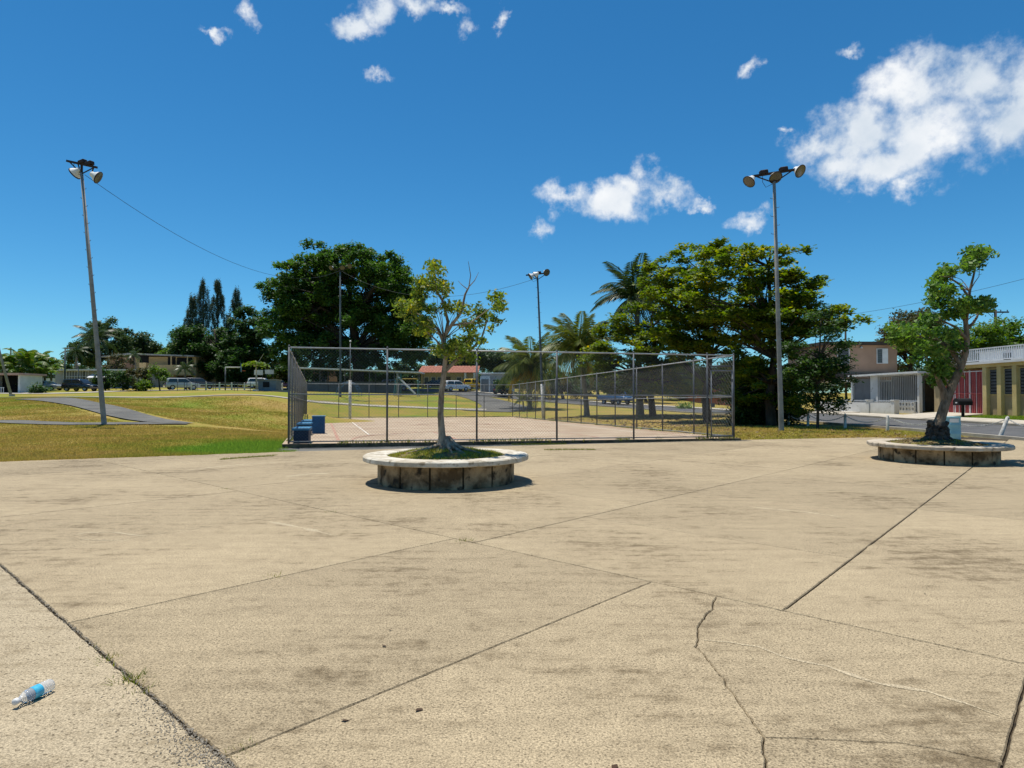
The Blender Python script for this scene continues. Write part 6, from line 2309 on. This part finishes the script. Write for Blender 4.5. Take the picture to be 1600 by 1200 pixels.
# ------------------------------------------------------------------ grass, weeds, litter, gravel
M_BLADE = lawn_mat("grass_blade", True)


def blades(name, X, Y, h, w, m, zfun=None, lean=.5, parent=None):
    n = len(X)
    Z = zfun if zfun is not None else tzs(np.stack([X, Y], 1))
    th_ = NR.uniform(0, math.pi, n)
    V = np.empty((n, 3, 3))
    V[:, 0] = np.stack([X - w * np.cos(th_), Y - w * np.sin(th_), Z - .02], 1)
    V[:, 1] = np.stack([X + w * np.cos(th_), Y + w * np.sin(th_), Z - .02], 1)
    V[:, 2] = np.stack([X + NR.normal(0, lean, n) * h, Y + NR.normal(0, lean, n) * h, Z + h], 1)
    return fastmesh(name, V.reshape(-1, 3), 3, m, NR.uniform(size=n))


# lawn between plaza and path
n = 330000
Y = 15 + (NR.uniform(size=n) ** 1.6) * 45
X = -Y * .86 + NR.uniform(size=n) * Y * .58
edge = 15.25 + (X + 14.0) * (18.75 - 15.25) / 7.7
lf = CA.x + (Y - CA.y) * (CD.x - CA.x) / (CD.y - CA.y) - .25
pl = np.array([(p.x, p.y) for p in p_low])
path_y = np.interp(X, pl[:, 0], pl[:, 1])
keep = (Y > edge - .02) & (X < lf) & (np.abs(Y - path_y) > .75)
pu = np.array([(p.x, p.y) for p in p_up])
du = np.min([np.hypot(X - (pu[i, 0] + (pu[i + 1, 0] - pu[i, 0]) * t), Y - (pu[i, 1] + (pu[i + 1, 1] - pu[i, 1]) * t)) for i in range(len(pu) - 1) for t in (0, .25, .5, .75)], axis=0)
keep &= du > 1.5
X, Y = X[keep], Y[keep]
h = NR.uniform(.02, .065, len(X)) * (1 + (Y < 17.5) * .2)
me = blades("lawn_grass", X, Y, h, .006 + Y * .0005, M_BLADE)
tag(link(bpy.data.objects.new("lawn_grass", me)), "short dry grass of the lawn beside the plaza", "grass", kind='stuff')
# taller fringe at the plaza edge and round the fence corner
n = 15000
t = NR.uniform(size=n)
X = -16 + t * 9.7
Y = 15.25 + (X + 14.0) * .4545 + np.abs(NR.normal(0, .18, n)) - .08 + np.array([.14 * mnoise.noise(Vector((x * 2.3, 0, 0))) + .07 * mnoise.noise(Vector((x * 8, 4, 0))) for x in X])
n2 = 14000
X2 = NR.uniform(-9.6, -6.9, n2)
Y2_ = NR.uniform(17.6, 24.5, n2)
k2 = (Y2_ > 15.25 + (X2 + 14) * .4545) & (X2 < CA.x + (Y2_ - CA.y) * (CD.x - CA.x) / (CD.y - CA.y) + .02)
X, Y = np.append(X, X2[k2]), np.append(Y, Y2_[k2])
me = blades("edge_grass", X, Y, NR.uniform(.04, .14, len(X)), NR.uniform(.006, .012, len(X)), M_BLADE)
tag(link(bpy.data.objects.new("edge_grass", me)), "greener uneven fringe of grass along the plaza edge", "grass", kind='stuff')
# dry verge at the right between court, trees and road
n = 26000
X = NR.uniform(8.4, 18.3, n)
Y = 23.8 + NR.uniform(size=n) ** 1.3 * 11
keep = (Y > 23.75 + (X - 8.4) * (26.2 - 23.75) / 10.1 - .03) & (X < 18.3)
me = blades("verge_grass", X[keep], Y[keep], NR.uniform(.03, .09, keep.sum()), np.full(keep.sum(), .014), M_BLADE)
tag(link(bpy.data.objects.new("verge_grass", me)), "straw coloured verge between plaza and roadside chain", "grass", kind='stuff')
# house lawn
n = 9000
X = NR.uniform(26.9, 28.9, n)
Y = NR.uniform(28, 39.6, n)
M_HOUSEG = leaf_mat("house_lawn_blade", [(0, (.12, .22, .03)), (.6, (.20, .32, .04)), (1, (.3, .36, .07))], .45)
me = blades("garden_grass", X, Y, NR.uniform(.06, .16, n), np.full(n, .02), M_HOUSEG)
tag(link(bpy.data.objects.new("garden_grass", me)), "bright green grass before the yellow house", "grass", kind='stuff')
# fallen leaves under the almonds
n = 6000
X = NR.uniform(3, 18, n)
Y = NR.uniform(25, 58, n)
side = CB.x + (Y - CB.y) * (CC.x - CB.x) / (CC.y - CB.y) + .35
keep = (X > side) & (X < 18.3)
X, Y = X[keep], Y[keep]
P = np.stack([X, Y, tzs(np.stack([X, Y], 1)) + .03], 1)
me = fastmesh("fallen_leaves", leaf_quads(P, .17, 1.6), 4, M_LITTER, NR.uniform(size=len(X)))
tag(link(bpy.data.objects.new("fallen_leaves", me)), "brown fallen leaves under the almond trees", "leaves", kind='stuff')
# dirt and weeds along the court edges
n = 5200
t = NR.uniform(size=n)
e = NR.integers(0, 4, n)
cs = [CA, CB, CC, CD]
X = np.array([cs[i].x + (cs[(i + 1) % 4].x - cs[i].x) * q_ for i, q_ in zip(e, t)]) + NR.normal(0, .09, n)
Y = np.array([cs[i].y + (cs[(i + 1) % 4].y - cs[i].y) * q_ for i, q_ in zip(e, t)]) + NR.normal(0, .09, n)
Z = np.array([court_z((x, y)) - .02 for x, y in zip(X, Y)])
keep = np.array([mnoise.noise(Vector((x * .9, y * .9, 4))) > -.05 for x, y in zip(X, Y)])
M_WEED = leaf_mat("weed_blade", [(0, (.08, .13, .02)), (.5, (.18, .22, .03)), (1, (.36, .30, .09))], .45)
me = blades("court_edge_weeds", X[keep], Y[keep], NR.uniform(.05, .16, keep.sum()), np.full(keep.sum(), .02), M_WEED, Z[keep])
tag(link(bpy.data.objects.new("court_edge_weeds", me)), "low weeds growing along the foot of the court fences", "weeds", kind='stuff')
# low turf creeping over the plaza edge in front of the fence
for (pa, pb, wd, lab) in ((PT(850, 704, 19.3), PT(930, 703, 19.4), .12, "thin green weed line on the plaza behind the whitewashed planter"), (PT(800, 694, 21.6), PT(885, 693, 21.8), .10, "thin weed line at the court kerb"), (G(345, 718), G(430, 712), .1, "sparse weeds in the plaza joint by the lawn")):
    n = 900
    t = NR.uniform(size=n)
    X = pa.x + (pb.x - pa.x) * t
    Y = pa.y + (pb.y - pa.y) * t + NR.normal(0, wd, n)
    me = blades("weed_line", X, Y, NR.uniform(.015, .05, n), np.full(n, .008), M_WEED, np.zeros(n))
    tag(link(bpy.data.objects.new("weed_line", me)), lab, "weeds", kind='stuff')
# weed tufts in the joints, each a plant
tuft = [(170, 1030, .05, 40, "small yellowing weed tuft in the broken joint"), (204, 1062, .07, 70, "largest green weed tuft in the broken joint near the bottle"),
        (222, 1080, .05, 40, "straw coloured weed tuft next to the largest tuft in the broken joint"), (150, 1010, .035, 22, "tiny weed sprouting where the broken joint darkens"),
        (727, 845, .06, 40, "dark green weed at the crossing of two plaza joints"), (430, 900, .05, 26, "lone small weed in the thin joint before the planter"),
        (375, 1170, .035, 60, "low green weed in the joint corner at the broken joint"), (518, 800, .05, 26, "small dark weed where a joint meets the long joint"),
        (355, 764, .06, 24, "little dark weed on the long joint toward the lawn")]
for k, (px, py, h_, nb, lab) in enumerate(tuft):
    p = G(px, py)
    rg2 = np.random.default_rng(k)
    X = rg2.normal(0, .025 + h_ * .3, nb)
    Y = rg2.normal(0, .02 + h_ * .3, nb)
    me = blades("weed_tuft", X, Y, rg2.uniform(.4, 1.1, nb) * h_, np.full(nb, .0065), M_WEED, np.zeros(nb), .8)
    o = link(bpy.data.objects.new("weed_tuft", me))
    o.location = (p.x, p.y, -.02)
    tag(o, lab, "weed", "weeds in the plaza joints")
# crumbled aggregate along the broken joint
gv = MB()
rg3 = random.Random(9)
for k in range(2600):
    v = 2.55 + abs(rg3.gauss(0, .55)) if k < 1500 else rg3.uniform(2.5, 8.5)
    u = DU_ - abs(rg3.gauss(0, .09 if k < 1500 else .018)) + .012
    p = uv(u, v)
    s_ = rg3.uniform(.0018, .0062)
    a = rg3.uniform(0, 3)
    c = Vector((p.x, p.y, s_ * .3))
    M3 = Matrix.Rotation(a, 3, 'Z') @ Matrix.Diagonal((s_, s_ * rg3.uniform(.6, 1), s_ * .6))
    oct_ = [Vector(x) for x in ((1, 0, 0), (0, 1, 0), (-1, 0, 0), (0, -1, 0), (0, 0, 1), (0, 0, -1))]
    gv.add([c + M3 @ x for x in oct_], [(0, 1, 4), (1, 2, 4), (2, 3, 4), (3, 0, 4), (1, 0, 5), (2, 1, 5), (3, 2, 5), (0, 3, 5)])
o = gv.build("gravel", mat("aggregate_stone", (.40, .35, .27), (.13, .11, .085), 40, .85))
tag(o, "loose grey aggregate crumbled along the broken joint", "gravel", kind='stuff')
# a few dry leaves blown over the plaza
for k, (px, py) in enumerate(((1445, 928), (540, 1127), (610, 985), (600, 1010), (655, 1110), (960, 1200))):
    p = G(px, py)
    me = fastmesh("dry_leaf", leaf_quads(np.array([(0, 0, 0.006)]), .045, 3.0, .6), 4, M_LITTER, [.1])
    o = link(bpy.data.objects.new("dry_leaf", me))
    o.location = (p.x, p.y, .004)
    tag(o, "tiny dry brown leaf lying alone on the concrete", "leaf", "dry leaves on the plaza")
# pale worn ridges of cement left on the slabs
M_RIDGE = concrete_mat("pale_cement_ridge", (0.45, 0.37, 0.245), (0.36, 0.29, 0.185), .6, .02)
for pts_, wd in (([(1100, 1000), (1135, 1003), (1185, 1010), (1230, 1028), (1290, 1040), (1345, 1060), (1385, 1070), (1450, 1080), (1510, 1100), (1560, 1118)], .022),
                 ([(285, 736), (340, 729), (400, 724), (455, 721)], .10), ([(110, 838), (135, 832), (180, 832), (228, 838)], .03), ([(112, 842), (150, 844), (200, 845)], .025),
                 ([(640, 733), (690, 770)], .0), ([(445, 745), (480, 741), (520, 739)], .16), ([(1170, 792), (1260, 800), (1330, 810)], .05), ([(420, 815), (470, 824), (520, 836)], .05)):
    if not wd:
        continue
    P = [G(*p) for p in pts_]
    dense = []
    for a, b in zip(P[:-1], P[1:]):
        k = max(2, int((b - a).length / .04))
        dense += [a.lerp(b, i / k) for i in range(k)]
    dense.append(P[-1])
    vs, fs = [], []
    n = len(dense)
    for i, p in enumerate(dense):
        d = (dense[min(i + 1, n - 1)] - dense[max(i - 1, 0)]).normalized()
        nn = Vector((-d.y, d.x, 0))
        wv = wd * (.55 + .75 * mnoise.noise(p * 6)) * min(1, 8 * min(i + .15, n - 1 - i + .15) / n)
        of = .012 * mnoise.noise(p * 9 + Vector((3, 3, 3)))
        wv = max(.003, wv)
        vs += [p + nn * (of - wv), p + nn * of + Vector((0, 0, .0045)), p + nn * (of + wv)]
        vs[-3].z = vs[-1].z = .0005
    for i in range(n - 1):
        for k in (0, 1):
            fs.append((3 * i + k, 3 * i + 3 + k, 3 * i + 4 + k, 3 * i + 1 + k))
    MB().add(vs, fs).build("cement_ridge", M_RIDGE, plaza, True)
# woods beyond the houses, one far mass
rgw = np.random.default_rng(77)
cl_n = 520
ax_ = rgw.uniform(-62, 62, cl_n)
dist = rgw.uniform(175, 215, cl_n)
Ps, Ts = [], []
for a_, d_ in zip(ax_, dist):
    x, y = d_ * math.sin(R(a_)), d_ * math.cos(R(a_))
    hgt = 4.5 + 2.5 * mnoise.noise(Vector((x * .03, y * .03, 1)))
    for zc_ in (1.5, hgt * .55, hgt):
        k = 60
        Ps.append(clump_points((x + rgw.normal(0, 1.5), y, 3.0 + zc_), (3.4, 3.0, 1.7), k, rgw, .6))
        Ts.append(np.clip(rgw.uniform(.2, .6) + rgw.normal(0, .18, k), 0, 1))
me = fastmesh("distant_woods", leaf_quads(np.concatenate(Ps), 1.1, .5, .6, rgw), 4, LF_FAR, np.concatenate(Ts))
tag(link(bpy.data.objects.new("distant_woods", me)), "distant belt of trees beyond the houses", "woods", kind='stuff')
